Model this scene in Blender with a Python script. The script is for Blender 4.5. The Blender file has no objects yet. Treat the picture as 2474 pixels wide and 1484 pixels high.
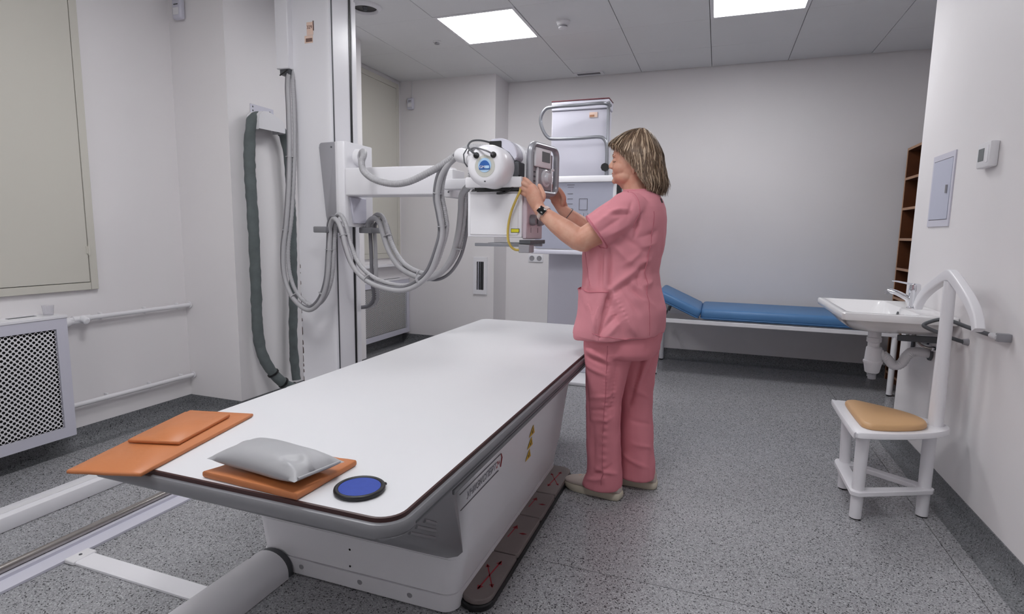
import bpy, bmesh, math, random
import numpy as np
from mathutils import Vector, Matrix, noise
from mathutils.bvhtree import BVHTree
random.seed(7)
S = bpy.context.scene
COL = S.collection
PI = math.pi

# ------------------------------------------------------------------ camera
cam_d = bpy.data.cameras.new('camera')
cam = bpy.data.objects.new('camera', cam_d)
COL.objects.link(cam)
RT = ((0.93975792, 0.05835851, -0.33682242), (0.34150435, -0.11657779, 0.93262232), (0.01516043, -0.99146553, -0.12948458))
cam.matrix_world = Matrix(((RT[0][0], -RT[0][1], -RT[0][2], 0.0), (RT[1][0], -RT[1][1], -RT[1][2], 0.0),
                           (RT[2][0], -RT[2][1], -RT[2][2], 1.2), (0, 0, 0, 1)))
cam_d.sensor_width = 36.0
cam_d.lens = 36.0 * 1360.0 / 2474.0
cam_d.clip_start = 0.05
S.camera = cam

# ------------------------------------------------------------------ world, exposure
S.view_settings.view_transform = 'Standard'
S.view_settings.look = 'None'
S.view_settings.gamma = 1.0
S.view_settings.use_curve_mapping = False
S.view_settings.exposure = 0.0
LAMP = 18.5          # strength of every ceiling panel
LAMP_COLOUR = (0.985, 0.99, 1.01, 1)
w = bpy.data.worlds.new('world'); S.world = w; w.use_nodes = True
w.node_tree.nodes['Background'].inputs['Color'].default_value = (0.55, 0.55, 0.6, 1)
w.node_tree.nodes['Background'].inputs['Strength'].default_value = 0.3


# ------------------------------------------------------------------ materials
def lin(c):
    c = c / 255.0
    return c / 12.92 if c <= 0.04045 else ((c + 0.055) / 1.055) ** 2.4


def rgb(r, g, b):
    return (lin(r), lin(g), lin(b), 1.0)


MATS = {}


def mat(name, color, rough=0.5, metal=0.0, var=0.0, vscale=8.0, bump=0.0, bscale=200.0, coat=0.0, spec=None, dark=None):
    m = bpy.data.materials.new(name); m.use_nodes = True
    nt = m.node_tree; b = nt.nodes['Principled BSDF']
    b.inputs['Base Color'].default_value = color
    b.inputs['Roughness'].default_value = rough
    b.inputs['Metallic'].default_value = metal
    if coat: b.inputs['Coat Weight'].default_value = coat
    if spec is not None: b.inputs['Specular IOR Level'].default_value = spec
    tc = nt.nodes.new('ShaderNodeTexCoord')
    if var > 0:
        n = nt.nodes.new('ShaderNodeTexNoise'); n.inputs['Scale'].default_value = vscale; n.inputs['Detail'].default_value = 5
        nt.links.new(tc.outputs['Object'], n.inputs['Vector'])
        r = nt.nodes.new('ShaderNodeValToRGB')
        d = dark or tuple(c * (1 - var) for c in color[:3]) + (1,)
        r.color_ramp.elements[0].position = 0.3; r.color_ramp.elements[0].color = d
        r.color_ramp.elements[1].position = 0.7; r.color_ramp.elements[1].color = color
        nt.links.new(n.outputs['Fac'], r.inputs['Fac']); nt.links.new(r.outputs['Color'], b.inputs['Base Color'])
    if bump > 0:
        n2 = nt.nodes.new('ShaderNodeTexNoise'); n2.inputs['Scale'].default_value = bscale; n2.inputs['Detail'].default_value = 3
        nt.links.new(tc.outputs['Object'], n2.inputs['Vector'])
        bp = nt.nodes.new('ShaderNodeBump'); bp.inputs['Strength'].default_value = bump; bp.inputs['Distance'].default_value = 0.002
        nt.links.new(n2.outputs['Fac'], bp.inputs['Height']); nt.links.new(bp.outputs['Normal'], b.inputs['Normal'])
    MATS[name] = m
    return m


def vinyl(name, base, dark, light, rough):
    m = bpy.data.materials.new(name); m.use_nodes = True
    nt = m.node_tree; b = nt.nodes['Principled BSDF']; L = nt.links.new
    geo = nt.nodes.new('ShaderNodeNewGeometry')
    def layer(scale, lo, hi):
        v = nt.nodes.new('ShaderNodeTexVoronoi'); v.inputs['Scale'].default_value = scale
        L(geo.outputs['Position'], v.inputs['Vector'])
        s = nt.nodes.new('ShaderNodeSeparateColor'); L(v.outputs['Color'], s.inputs['Color'])
        r = nt.nodes.new('ShaderNodeMapRange'); r.inputs['From Min'].default_value = lo; r.inputs['From Max'].default_value = hi
        L(s.outputs['Red'], r.inputs['Value'])
        return r.outputs['Result']
    def mix(fac, a, c):
        x = nt.nodes.new('ShaderNodeMix'); x.data_type = 'RGBA'
        L(fac, x.inputs['Factor'])
        if isinstance(a, tuple): x.inputs['A'].default_value = a
        else: L(a, x.inputs['A'])
        x.inputs['B'].default_value = c
        return x.outputs['Result']
    c1 = mix(layer(300, 0.60, 0.95), base, light)
    c2 = mix(layer(330, 0.74, 0.84), c1, tuple(0.65 * a + 0.35 * d for a, d in zip(base, dark)))
    c3 = mix(layer(235, 0.885, 0.925), c2, dark)
    n = nt.nodes.new('ShaderNodeTexNoise'); n.inputs['Scale'].default_value = 1.6; n.inputs['Detail'].default_value = 4
    L(geo.outputs['Position'], n.inputs['Vector'])
    h = nt.nodes.new('ShaderNodeHueSaturation')
    mr = nt.nodes.new('ShaderNodeMapRange'); mr.inputs['To Min'].default_value = 0.9; mr.inputs['To Max'].default_value = 1.1
    L(n.outputs['Fac'], mr.inputs['Value']); L(mr.outputs['Result'], h.inputs['Value']); L(c3, h.inputs['Color'])
    L(h.outputs['Color'], b.inputs['Base Color'])
    b.inputs['Roughness'].default_value = rough
    MATS[name] = m
    return m


WHITE_WALL = mat('wall_paint', rgb(231, 228, 229), 0.55, var=0.03, vscale=1.5, bump=0.05, bscale=300)
CEIL = mat('ceiling_panel', rgb(224, 224, 225), 0.6, var=0.02, vscale=3)
CEIL_DARK = mat('ceiling_void', rgb(70, 70, 70), 0.8, var=0.1)
FLOOR = vinyl('terrazzo_vinyl', rgb(150, 150, 153), rgb(62, 62, 65), rgb(188, 188, 192), 0.27)
COVE_SHADED = vinyl('cove_vinyl_shaded', rgb(108, 110, 113), rgb(48, 50, 52), rgb(140, 141, 144), 0.5)  # same vinyl as the floor, with its shading darkened into the colour
SEAM = mat('weld_seam', rgb(62, 60, 62), 0.7, var=0.1)
CREAM = mat('cream_panel', rgb(203, 200, 190), 0.45, var=0.02, vscale=2)
WHITE = mat('white_enamel', rgb(232, 231, 235), 0.32, var=0.015, vscale=3)
WHITE2 = mat('white_plastic', rgb(226, 225, 228), 0.42, var=0.02, vscale=6)
LILAC = mat('cool_white_enamel', rgb(205, 204, 216), 0.35, var=0.02, vscale=4)
BOARD = mat('tabletop_laminate', rgb(216, 216, 219), 0.33, var=0.012, vscale=5)
BROWN_EDGE = mat('brown_edge_band', rgb(62, 34, 32), 0.45, var=0.1)
ALU = mat('brushed_aluminium', rgb(150, 152, 158), 0.38, 0.75, var=0.05, vscale=30)
GREY_PL = mat('grey_plastic', rgb(124, 124, 128), 0.36, var=0.03, vscale=10, bump=0.04, bscale=500)
MID_GREY = mat('mid_grey_plastic', rgb(150, 149, 154), 0.45, var=0.03, vscale=8)
DARK_GREY = mat('dark_grey_metal', rgb(88, 90, 94), 0.5, 0.2, var=0.12, vscale=20)
BLACK = mat('black_plastic', rgb(20, 20, 22), 0.45, var=0.1)
GLASS_BLACK = mat('black_watch_glass', rgb(10, 10, 12), 0.12, var=0.05)
CHROME = mat('chrome', rgb(225, 226, 230), 0.12, 1.0, var=0.02)
STEEL = mat('steel', rgb(178, 172, 168), 0.26, 0.9, var=0.08, vscale=15)
HOSE = mat('light_grey_hose', rgb(172, 171, 174), 0.5, var=0.04, vscale=30)
HOSE_D = mat('mid_grey_hose', rgb(118, 117, 122), 0.5, var=0.05, vscale=30)
FABRIC_G = mat('grey_green_sleeve', rgb(100, 108, 108), 0.8, var=0.25, vscale=14, bump=0.3, bscale=60)
ORANGE = mat('orange_vinyl', rgb(190, 117, 70), 0.45, var=0.06, vscale=9, bump=0.12, bscale=90)
PILLOW = mat('grey_vinyl', rgb(164, 164, 167), 0.42, var=0.05, vscale=6, bump=0.1, bscale=60)
BLUE = mat('blue_pad', rgb(38, 66, 158), 0.6, var=0.12, vscale=60, bump=0.2, bscale=500)
BLUE_V = mat('blue_upholstery', rgb(78, 126, 176), 0.45, var=0.06, vscale=5, bump=0.08, bscale=300)
TAN = mat('tan_seat_vinyl', rgb(208, 166, 120), 0.45, var=0.04, vscale=6)
CERAMIC = mat('sink_ceramic', rgb(236, 235, 236), 0.12, var=0.01, coat=0.3)
WOOD = mat('brown_wood', rgb(94, 50, 20), 0.5, var=0.3, vscale=12)
WOOD_EDGE = mat('wood_edge_band', rgb(192, 150, 120), 0.5, var=0.12, vscale=15)
PINK = mat('pink_scrub_cloth', rgb(216, 143, 153), 0.82, var=0.07, vscale=7, bump=0.25, bscale=900, spec=0.2)
PINK_D = mat('pink_seam', rgb(196, 112, 126), 0.85, var=0.05)
PINK_T = mat('pink_trouser_cloth', rgb(217, 136, 147), 0.82, var=0.08, vscale=6, bump=0.25, bscale=900, spec=0.2)
SKIN = mat('skin', rgb(208, 162, 140), 0.55, var=0.14, vscale=22, dark=rgb(196, 140, 118))
SKIN.node_tree.nodes['Principled BSDF'].inputs['Subsurface Weight'].default_value = 0.08
SKIN.node_tree.nodes['Principled BSDF'].inputs['Subsurface Radius'].default_value = (0.012, 0.005, 0.003)
LIP = mat('lip_skin', rgb(176, 96, 88), 0.45, var=0.1, vscale=40)
BROW = mat('brow_hair', rgb(120, 84, 62), 0.7, var=0.2, vscale=60)
NAIL = mat('fingernail', rgb(222, 170, 158), 0.3, var=0.03)
HAIR_A = mat('dark_blond_hair', rgb(138, 113, 90), 0.5, var=0.35, vscale=35, dark=rgb(98, 78, 61))
HAIR_B = mat('light_blond_streaks', rgb(196, 172, 146), 0.42, var=0.2, vscale=40)
HAIR_C = mat('brown_hair_streaks', rgb(106, 84, 66), 0.45, var=0.2, vscale=40)
SHOE = mat('beige_shoe_knit', rgb(196, 184, 176), 0.8, var=0.08, vscale=30, bump=0.3, bscale=700)
SOLE = mat('cream_shoe_sole', rgb(198, 190, 172), 0.55, var=0.06, vscale=20)
YELLOW = mat('yellow_cable', rgb(198, 172, 84), 0.5, var=0.08, vscale=30)
YELLOW_L = mat('yellow_label', rgb(222, 214, 40), 0.5, var=0.04)
SIGN_Y = mat('yellow_warning_film', rgb(214, 170, 40), 0.45, var=0.05)
RED = mat('red_print', rgb(150, 34, 44), 0.55, var=0.08)
PEDAL = mat('taupe_pedal_rubber', rgb(122, 112, 110), 0.6, var=0.06, vscale=20)
TEXTG = mat('grey_print', rgb(112, 110, 118), 0.6, var=0.05)
LOGO_B = mat('blue_logo_print', rgb(36, 92, 168), 0.5, var=0.03)
LOGO_P = mat('pale_blue_print', rgb(176, 208, 236), 0.5, var=0.03)
DRUM_P = mat('pale_grey_plate', rgb(198, 198, 190), 0.5, var=0.04)
STICK = mat('peach_paper', rgb(232, 204, 188), 0.7, var=0.06, vscale=40)
STICK_D = mat('brown_print', rgb(92, 58, 50), 0.7, var=0.05)
PRINT_B = mat('blue_grey_panel', rgb(188, 191, 208), 0.4, var=0.02)
LCD = mat('grey_lcd', rgb(108, 112, 114), 0.35, var=0.05)
RUST = mat('brown_wear_mark', rgb(92, 76, 72), 0.8, var=0.3, vscale=40)
ROSE_PL = mat('rosy_clear_plate', rgb(206, 190, 198), 0.3, var=0.04)
CLEAR = mat('clear_plastic', rgb(245, 245, 248), 0.08, var=0.01)
CLEAR.node_tree.nodes['Principled BSDF'].inputs['Transmission Weight'].default_value = 0.92
FROST = mat('frosted_plastic', rgb(200, 200, 205), 0.3, var=0.02)
LAMP_M = bpy.data.materials.new('lamp_diffuser'); LAMP_M.use_nodes = True
_b = LAMP_M.node_tree.nodes['Principled BSDF']
_b.inputs['Base Color'].default_value = (0.9, 0.9, 0.9, 1)
_b.inputs['Emission Color'].default_value = LAMP_COLOUR
_b.inputs['Emission Strength'].default_value = LAMP


# ------------------------------------------------------------------ mesh helpers
def nb():
    return bmesh.new()


def mesh_of(bm, name, smooth=40):
    bmesh.ops.recalc_face_normals(bm, faces=bm.faces)
    me = bpy.data.meshes.new(name)
    bm.to_mesh(me); bm.free()
    if smooth:
        for p in me.polygons: p.use_smooth = True
        try: me.set_sharp_from_angle(angle=math.radians(smooth))
        except Exception: pass
    return me


def obj(name, bm, material, parent=None, smooth=40, label=None):
    me = bm if isinstance(bm, bpy.types.Mesh) else mesh_of(bm, name, smooth)
    ms = material if isinstance(material, (list, tuple)) else [material]
    me.materials.clear()
    for m in ms: me.materials.append(m)
    o = bpy.data.objects.new(name, me); COL.objects.link(o)
    if parent is not None:
        o.parent = parent
        o.matrix_parent_inverse = parent.matrix_world.inverted()
    if label: o['label'] = label
    return o


def thing(name, label, cat, loc=(0, 0, 0), group=None):
    o = bpy.data.objects.new(name, None); COL.objects.link(o)
    o.empty_display_size = 0.05
    o.location = loc; o.matrix_world = Matrix.Translation(loc)
    o['label'] = label; o['category'] = cat
    if group: o['group'] = group
    return o


def tag(o, label, cat, group=None):
    o['label'] = label; o['category'] = cat
    if group: o['group'] = group
    return o


def struct(name, bm, m, smooth=40):
    o = obj(name, bm, m, None, smooth)
    o['kind'] = 'structure'
    return o


def bevel_new(bm, verts, r, seg=2):
    es = set()
    for v in verts:
        for e in v.link_edges: es.add(e)
    bmesh.ops.bevel(bm, geom=list(es), offset=r, segments=seg, profile=0.5, affect='EDGES', clamp_overlap=True)


def box(bm, x0, x1, y0, y1, z0, z1, r=0.0, seg=2, M=None):
    vs = [bm.verts.new((x, y, z)) for z in (z0, z1) for y in (y0, y1) for x in (x0, x1)]
    for f in ((0, 2, 3, 1), (4, 5, 7, 6), (0, 1, 5, 4), (2, 6, 7, 3), (0, 4, 6, 2), (1, 3, 7, 5)):
        bm.faces.new([vs[i] for i in f])
    if M is not None:
        for v in vs: v.co = M @ v.co
    if r > 0: bevel_new(bm, vs, r, seg)
    return bm


def ring_frame(d):
    d = d.normalized()
    a = Vector((0, 0, 1)) if abs(d.z) < 0.9 else Vector((1, 0, 0))
    u = d.cross(a).normalized(); v = d.cross(u).normalized()
    return u, v


def cyl(bm, p0, p1, r0, r1=None, n=20, cap=True):
    p0, p1 = Vector(p0), Vector(p1); r1 = r0 if r1 is None else r1
    u, v = ring_frame(p1 - p0)
    A = []; B = []
    for i in range(n):
        t = 2 * PI * i / n; d = u * math.cos(t) + v * math.sin(t)
        A.append(bm.verts.new(p0 + d * r0)); B.append(bm.verts.new(p1 + d * r1))
    for i in range(n):
        j = (i + 1) % n; bm.faces.new((A[i], A[j], B[j], B[i]))
    if cap:
        bm.faces.new(A[::-1]); bm.faces.new(B)
    return bm


def lathe(bm, origin, axis, prof, n=28, cap=True):
    """prof: list of (distance along axis, radius)"""
    o = Vector(origin); d = Vector(axis).normalized(); u, v = ring_frame(d)
    rings = []
    for h, r in prof:
        rings.append([bm.verts.new(o + d * h + (u * math.cos(2 * PI * i / n) + v * math.sin(2 * PI * i / n)) * max(r, 1e-4)) for i in range(n)])
    for a, b in zip(rings, rings[1:]):
        for i in range(n):
            j = (i + 1) % n; bm.faces.new((a[i], a[j], b[j], b[i]))
    if cap:
        bm.faces.new(rings[0][::-1]); bm.faces.new(rings[-1])
    return bm


def spline(pts, per=8, closed=False):
    P = [Vector(p) for p in pts]; n = len(P); out = []
    rng = range(n if closed else n - 1)
    for i in rng:
        if closed: p0, p1, p2, p3 = P[(i - 1) % n], P[i], P[(i + 1) % n], P[(i + 2) % n]
        else: p0, p1, p2, p3 = P[max(i - 1, 0)], P[i], P[i + 1], P[min(i + 2, n - 1)]
        for k in range(per):
            t = k / per; t2 = t * t; t3 = t2 * t
            out.append(0.5 * ((2 * p1) + (p2 - p0) * t + (2 * p0 - 5 * p1 + 4 * p2 - p3) * t2 + (3 * p1 - p0 - 3 * p2 + p3) * t3))
    if not closed: out.append(P[-1].copy())
    return out


def tube(bm, pts, r, n=10, closed=False, flat=None, up=None):
    """r: number, list or function of index; flat=(a,b) gives an oval section"""
    P = [Vector(p) for p in pts]; m = len(P); rings = []
    u = None
    for i in range(m):
        if closed: d = P[(i + 1) % m] - P[i - 1]
        else: d = P[min(i + 1, m - 1)] - P[max(i - 1, 0)]
        if d.length < 1e-9: d = Vector((0, 0, 1))
        d.normalize()
        if up is not None:
            uu = Vector(up) - d * d.dot(Vector(up))
            if uu.length > 1e-6: u = uu.normalized()
        if u is None: u, _ = ring_frame(d)
        u = u - d * d.dot(u)
        if u.length < 1e-6: u, _ = ring_frame(d)
        u.normalize(); v = d.cross(u)
        rr = r(i) if callable(r) else (r[i] if isinstance(r, (list, tuple)) else r)
        a, b = (rr * flat[0], rr * flat[1]) if flat else (rr, rr)
        rings.append([bm.verts.new(P[i] + u * (a * math.cos(2 * PI * k / n)) + v * (b * math.sin(2 * PI * k / n))) for k in range(n)])
    pairs = list(zip(rings, rings[1:])) + ([(rings[-1], rings[0])] if closed else [])
    for A, B in pairs:
        for k in range(n):
            j = (k + 1) % n; bm.faces.new((A[k], A[j], B[j], B[k]))
    if not closed:
        bm.faces.new(rings[0][::-1]); bm.faces.new(rings[-1])
    return bm


def loft(bm, rings, cap=True):
    R = [[bm.verts.new(p) for p in r] for r in rings]; n = len(R[0])
    for A, B in zip(R, R[1:]):
        for k in range(n):
            j = (k + 1) % n; bm.faces.new((A[k], A[j], B[j], B[k]))
    if cap:
        bm.faces.new(R[0][::-1]); bm.faces.new(R[-1])
    return bm


def prism(bm, poly, axis, a0, a1, r=0.0, seg=2):
    """extrude a 2D polygon along 'x', 'y' or 'z' between a0 and a1"""
    def p3(p, a):
        return {'x': (a, p[0], p[1]), 'y': (p[0], a, p[1]), 'z': (p[0], p[1], a)}[axis]
    A = [bm.verts.new(p3(p, a0)) for p in poly]; B = [bm.verts.new(p3(p, a1)) for p in poly]
    n = len(poly)
    bm.faces.new(A[::-1]); bm.faces.new(B)
    for i in range(n):
        j = (i + 1) % n; bm.faces.new((A[i], A[j], B[j], B[i]))
    if r > 0: bevel_new(bm, A + B, r, seg)
    return bm


def rrect(x0, x1, y0, y1, r, n=6):
    out = []
    for cx, cy, a in ((x1 - r, y1 - r, 0), (x0 + r, y1 - r, PI / 2), (x0 + r, y0 + r, PI), (x1 - r, y0 + r, 1.5 * PI)):
        for k in range(n + 1):
            t = a + PI / 2 * k / n
            out.append((cx + r * math.cos(t), cy + r * math.sin(t)))
    return out


def ball(bm, c, r, M=None, u=20, v=14):
    mat4 = Matrix.Translation(c) @ (M or Matrix.Identity(4)) @ Matrix.Diagonal((r[0], r[1], r[2], 1))
    bmesh.ops.create_uvsphere(bm, u_segments=u, v_segments=v, radius=1.0, matrix=mat4)
    return bm


def oval(cx, cy, z, a, b, n=40, e=2.0, af=None, tilt=0.0):
    """horizontal superellipse ring; af = half depth towards +x when it differs from a"""
    out = []
    for k in range(n):
        t = 2 * PI * k / n; c, s = math.cos(t), math.sin(t)
        aa = a if c < 0 or af is None else af
        x = aa * math.copysign(abs(c) ** (2 / e), c); y = b * math.copysign(abs(s) ** (2 / e), s)
        out.append(Vector((cx + x, cy + y, z + tilt * x)))
    return out


def remeshed(bm, voxel, smooth_it=6, fac=0.5):
    me = mesh_of(bm, 'tmp', 0)
    o = bpy.data.objects.new('tmp', me); COL.objects.link(o)
    r = o.modifiers.new('r', 'REMESH'); r.mode = 'VOXEL'; r.voxel_size = voxel; r.use_smooth_shade = True
    s = o.modifiers.new('s', 'SMOOTH'); s.factor = fac; s.iterations = smooth_it
    dg = bpy.context.evaluated_depsgraph_get(); dg.update()
    out = bpy.data.meshes.new_from_object(o.evaluated_get(dg), depsgraph=dg)
    bpy.data.objects.remove(o); bpy.data.meshes.remove(me)
    for p in out.polygons: p.use_smooth = True
    return out


def decimated(me, ratio):
    o = bpy.data.objects.new('tmp', me); COL.objects.link(o)
    d = o.modifiers.new('d', 'DECIMATE'); d.ratio = ratio
    dg = bpy.context.evaluated_depsgraph_get(); dg.update()
    out = bpy.data.meshes.new_from_object(o.evaluated_get(dg), depsgraph=dg)
    bpy.data.objects.remove(o); bpy.data.meshes.remove(me)
    for p in out.polygons: p.use_smooth = True
    return out


def text_mesh(body, size, M, depth=0.0004, xscale=1.0):
    cu = bpy.data.curves.new('t', 'FONT'); cu.body = body; cu.size = size; cu.extrude = depth
    cu.align_x = 'CENTER'; cu.align_y = 'CENTER'
    o = bpy.data.objects.new('t', cu); COL.objects.link(o)
    dg = bpy.context.evaluated_depsgraph_get(); dg.update()
    me = bpy.data.meshes.new_from_object(o.evaluated_get(dg), depsgraph=dg)
    bpy.data.objects.remove(o); bpy.data.curves.remove(cu)
    me.transform(M @ Matrix.Diagonal((xscale, 1, 1, 1)))
    return me


def basis(o, ex, ey, ez):
    M = Matrix.Identity(4)
    for i, e in enumerate((ex, ey, ez)):
        for k in range(3): M[k][i] = e[k]
    for k in range(3): M[k][3] = o[k]
    return M


def hull(bm, pts):
    vs = [bm.verts.new(p) for p in pts]
    bmesh.ops.convex_hull(bm, input=vs)
    bmesh.ops.delete(bm, geom=[v for v in bm.verts if not v.link_faces], context='VERTS')
    return bm


# ================================================================== ROOM
XL, XR, YB, YF, ZC = -3.26, 1.05, 5.68, -1.6, 2.74
XA, YP, YN = 1.78, 3.86, 5.32          # alcove side, end of the right wall, face of the niche wall
bm = nb(); box(bm, XL - 0.1, XA + 0.1, YF - 0.1, YB + 0.1, -0.12, -0.004)
floor = struct('floor', bm, SEAM, 0)
for x0, x1 in ((XL, 0.9035), (0.9065, XA)):
    for y0, y1 in ((YF, -0.2515), (-0.2485, 1.8735), (1.8765, 3.9985), (4.0015, YB)):
        bm = nb(); box(bm, x0, x1, y0, y1, -0.004, 0.0)
        obj('vinyl_sheet', bm, FLOOR, floor, 0)
bm = nb(); box(bm, XL - 0.1, XA + 0.1, YF - 0.1, YB + 0.1, ZC + 0.02, ZC + 0.14)
ceiling = struct('ceiling', bm, CEIL_DARK, 0)
GX = [-0.144 + 0.63 * k for k in range(-5, 4)]
GY = [4.47 + 0.63 * k for k in range(-10, 3)]
LIGHT_CELLS = [(-2.034, 3.84), (-0.144, 3.84), (-2.034, 1.32), (-0.774, 0.69), (-2.034, -1.20)]
for gx in GX:
    for gy in GY:
        if any(abs(gx - a) < 0.01 and abs(gy - b) < 0.01 for a, b in LIGHT_CELLS): continue
        x0, x1, y0, y1 = gx + 0.0022, gx + 0.63 - 0.0022, gy + 0.0008, gy + 0.63 - 0.0008
        lo_x = -3.188 if y0 > 4.0 else XL + 0.012
        x0, x1, y0, y1 = max(x0, lo_x), min(x1, XA - 0.012), max(y0, YF), min(y1, YB - 0.012)
        if x1 - x0 < 0.03 or y1 - y0 < 0.03: continue
        bm = nb(); box(bm, x0, x1, y0, y1, ZC, ZC + 0.018, 0.0012, 1)
        obj('ceiling_tile', bm, CEIL, ceiling, 30)
T = 0.1
bm = nb(); box(bm, XL - T, XL, YF - T, YB + T, 0, ZC + 0.1); struct('wall_left', bm, WHITE_WALL, 0)
bm = nb(); box(bm, XL, -3.2, 4.1, YN, 0, ZC + 0.015); struct('wall_left_niche', bm, WHITE_WALL, 0)
bm = nb(); box(bm, XL, -2.825, 2.72, 4.1, 0, ZC + 0.015); struct('wall_left_pilaster', bm, WHITE_WALL, 0)
bm = nb(); box(bm, XL, XA + T, YB, YB + T, 0, ZC + 0.1); struct('wall_back', bm, WHITE_WALL, 0)
bm = nb(); box(bm, XL, -2.125, YN, YB, 0, ZC + 0.015); struct('wall_back_niche', bm, WHITE_WALL, 0)
bm = nb(); box(bm, XR, XA, YF - T, YP, 0, ZC + 0.015); struct('wall_right', bm, WHITE_WALL, 0)
bm = nb(); box(bm, XA, XA + T, YF - T, YB + T, 0, ZC + 0.1); struct('wall_right_alcove', bm, WHITE_WALL, 0)
bm = nb(); box(bm, XL, XA, YF - T, YF, 0, ZC + 0.1); struct('wall_front', bm, WHITE_WALL, 0)
PROF = [(0, 0), (0.075, 0), (0.05, 0.004), (0.03, 0.014), (0.016, 0.03), (0.008, 0.055), (0.005, 0.1), (0, 0.1)]


def cove(name, wall, a0, a1, axis, s):
    bm = nb()
    if axis == 'y': prism(bm, [(wall + s * d, z) for d, z in PROF], 'y', a0, a1)
    else: prism(bm, [(wall + s * d, z) for d, z in PROF], 'x', a0, a1)
    return struct(name, bm, COVE_SHADED, 50)


cove('baseboard_left', XL, YF, 2.72, 'y', 1)
cove('baseboard_left_pilaster', 2.72, XL, -2.825, 'x', -1)
cove('baseboard_left_pilaster_side', -2.825, 2.72, 4.1, 'y', 1)
cove('baseboard_left_niche', -3.2, 4.1, YN, 'y', 1)
cove('baseboard_back_niche', YN, -3.2, -2.125, 'x', -1)
cove('baseboard_back_niche_side', -2.125, YN, YB, 'y', 1)
cove('baseboard_back', YB, -2.125, XA, 'x', -1)
cove('baseboard_right', XR, YF, YP, 'y', -1)
cove('baseboard_right_end', YP, XR, XA, 'x', 1)


# windows closed by flat cream shutters
def window(name, xw, y0, y1, z0, z1, f, hinges, split=None, g=0.003, gap=None):
    bm = nb(); box(bm, xw, xw + 0.006, y0 + 0.01, y1 - 0.01, z0 + 0.01, z1 - 0.01)
    root = struct(name, bm, gap or BLACK, 0)
    for a in ((y0, y0 + f, z0, z1), (y1 - f, y1, z0, z1), (y0 + f, y1 - f, z0, z0 + f), (y0 + f, y1 - f, z1 - f, z1)):
        bm = nb(); box(bm, xw, xw + 0.022, *a, 0.002, 1); obj('frame_board', bm, CREAM, root)
    ys = [y0 + f] + (split or []) + [y1 - f]
    for a, b in zip(ys, ys[1:]):
        bm = nb(); box(bm, xw + 0.002, xw + 0.020, a + g, b - g, z0 + f + g, z1 - f - g, 0.0015, 1)
        obj('shutter_panel', bm, CREAM, root)
    for y, z in hinges:
        bm = nb(); cyl(bm, (xw + 0.024, y, z - 0.028), (xw + 0.024, y, z + 0.028), 0.006, n=10)
        cyl(bm, (xw + 0.024, y, z - 0.034), (xw + 0.024, y, z - 0.028), 0.0045, n=8)
        box(bm, xw + 0.018, xw + 0.0235, y - 0.014, y + 0.014, z - 0.02, z + 0.02)
        obj('hinge', bm, CREAM, root)
    return root


window('window_1', XL, 0.35, 2.161, 0.858, 2.66, 0.04, [(2.123, 1.075), (2.123, 2.42)])
window('window_2', -3.2, 4.15, 5.27, 0.93, 2.70, 0.05, [(5.222, 1.09), (5.222, 2.46)], None, 0.0016, MID_GREY)
bm = nb(); box(bm, -3.2, -3.12, 4.15, 5.29, 0.845, 0.875, 0.004, 1); struct('trim_1', bm, WHITE, 40)


# ------------------------------------------------------------------ lamps and ceiling fittings
def ceiling_light(cx, cy, label):
    t = thing('ceiling_light', label, 'ceiling light', (cx, cy, ZC), 'square ceiling light panels')
    h = 0.313; i = 0.288
    bm = nb()
    for a in ((-h, h, -h, -i), (-h, h, i, h), (-h, -i, -i, i), (i, h, -i, i)):
        box(bm, cx + a[0], cx + a[1], cy + a[2], cy + a[3], ZC - 0.003, ZC + 0.02)
    obj('frame', bm, WHITE2, t, 0)
    bm = nb(); box(bm, cx - i, cx + i, cy - i, cy + i, ZC + 0.001, ZC + 0.012)
    obj('diffuser', bm, LAMP_M, t, 0)


ceiling_light(-1.719, 4.155, 'square white LED panel lit in the ceiling above the X-ray tube stand')
ceiling_light(0.171, 4.155, 'square white LED panel lit in the ceiling, the right one of the two')
ceiling_light(-1.719, 1.635, 'square white LED panel above the left edge of the table, out of the picture')
ceiling_light(-0.459, 1.005, 'added square white LED panel over the near end of the table, unseen')  # extra panel, put in to brighten the tabletop and right flank
ceiling_light(-1.719, -0.885, 'added square white LED fill panel behind the viewer on the left, unseen')  # added fill light for the front of the table base

t = thing('smoke_detector', 'round white smoke detector on the ceiling between the two lit panels', 'detector', (-1.15, 4.19, ZC))
bm = nb(); lathe(bm, (-1.15, 4.19, ZC), (0, 0, -1), [(0, 0.05), (0.012, 0.05), (0.016, 0.046), (0.03, 0.042), (0.034, 0.036)]); obj('housing', bm, WHITE2, t)
bm = nb(); lathe(bm, (-1.15, 4.19, ZC - 0.034), (0, 0, -1), [(0, 0.03), (0.012, 0.03)]); obj('vent_ring', bm, MID_GREY, t)
bm = nb(); lathe(bm, (-1.15, 4.19, ZC - 0.046), (0, 0, -1), [(0, 0.034), (0.006, 0.034), (0.012, 0.024)]); obj('cap', bm, WHITE2, t)
t = thing('sprinkler_head', 'small flush sprinkler disc on the ceiling left of the lit panel over the tube stand', 'sprinkler', (-2.24, 4.31, ZC))
bm = nb(); lathe(bm, (-2.24, 4.31, ZC), (0, 0, -1), [(0, 0.034), (0.006, 0.034), (0.010, 0.028)]); obj('escutcheon', bm, CEIL, t)
bm = nb(); lathe(bm, (-2.24, 4.31, ZC - 0.01), (0, 0, -1), [(0, 0.012), (0.008, 0.012), (0.009, 0.02), (0.012, 0.02)]); obj('deflector', bm, MID_GREY, t)
t = thing('ceiling_vent', 'small white air grille in the ceiling close to the back wall', 'vent', (-1.26, 5.57, ZC))
bm = nb()
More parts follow.
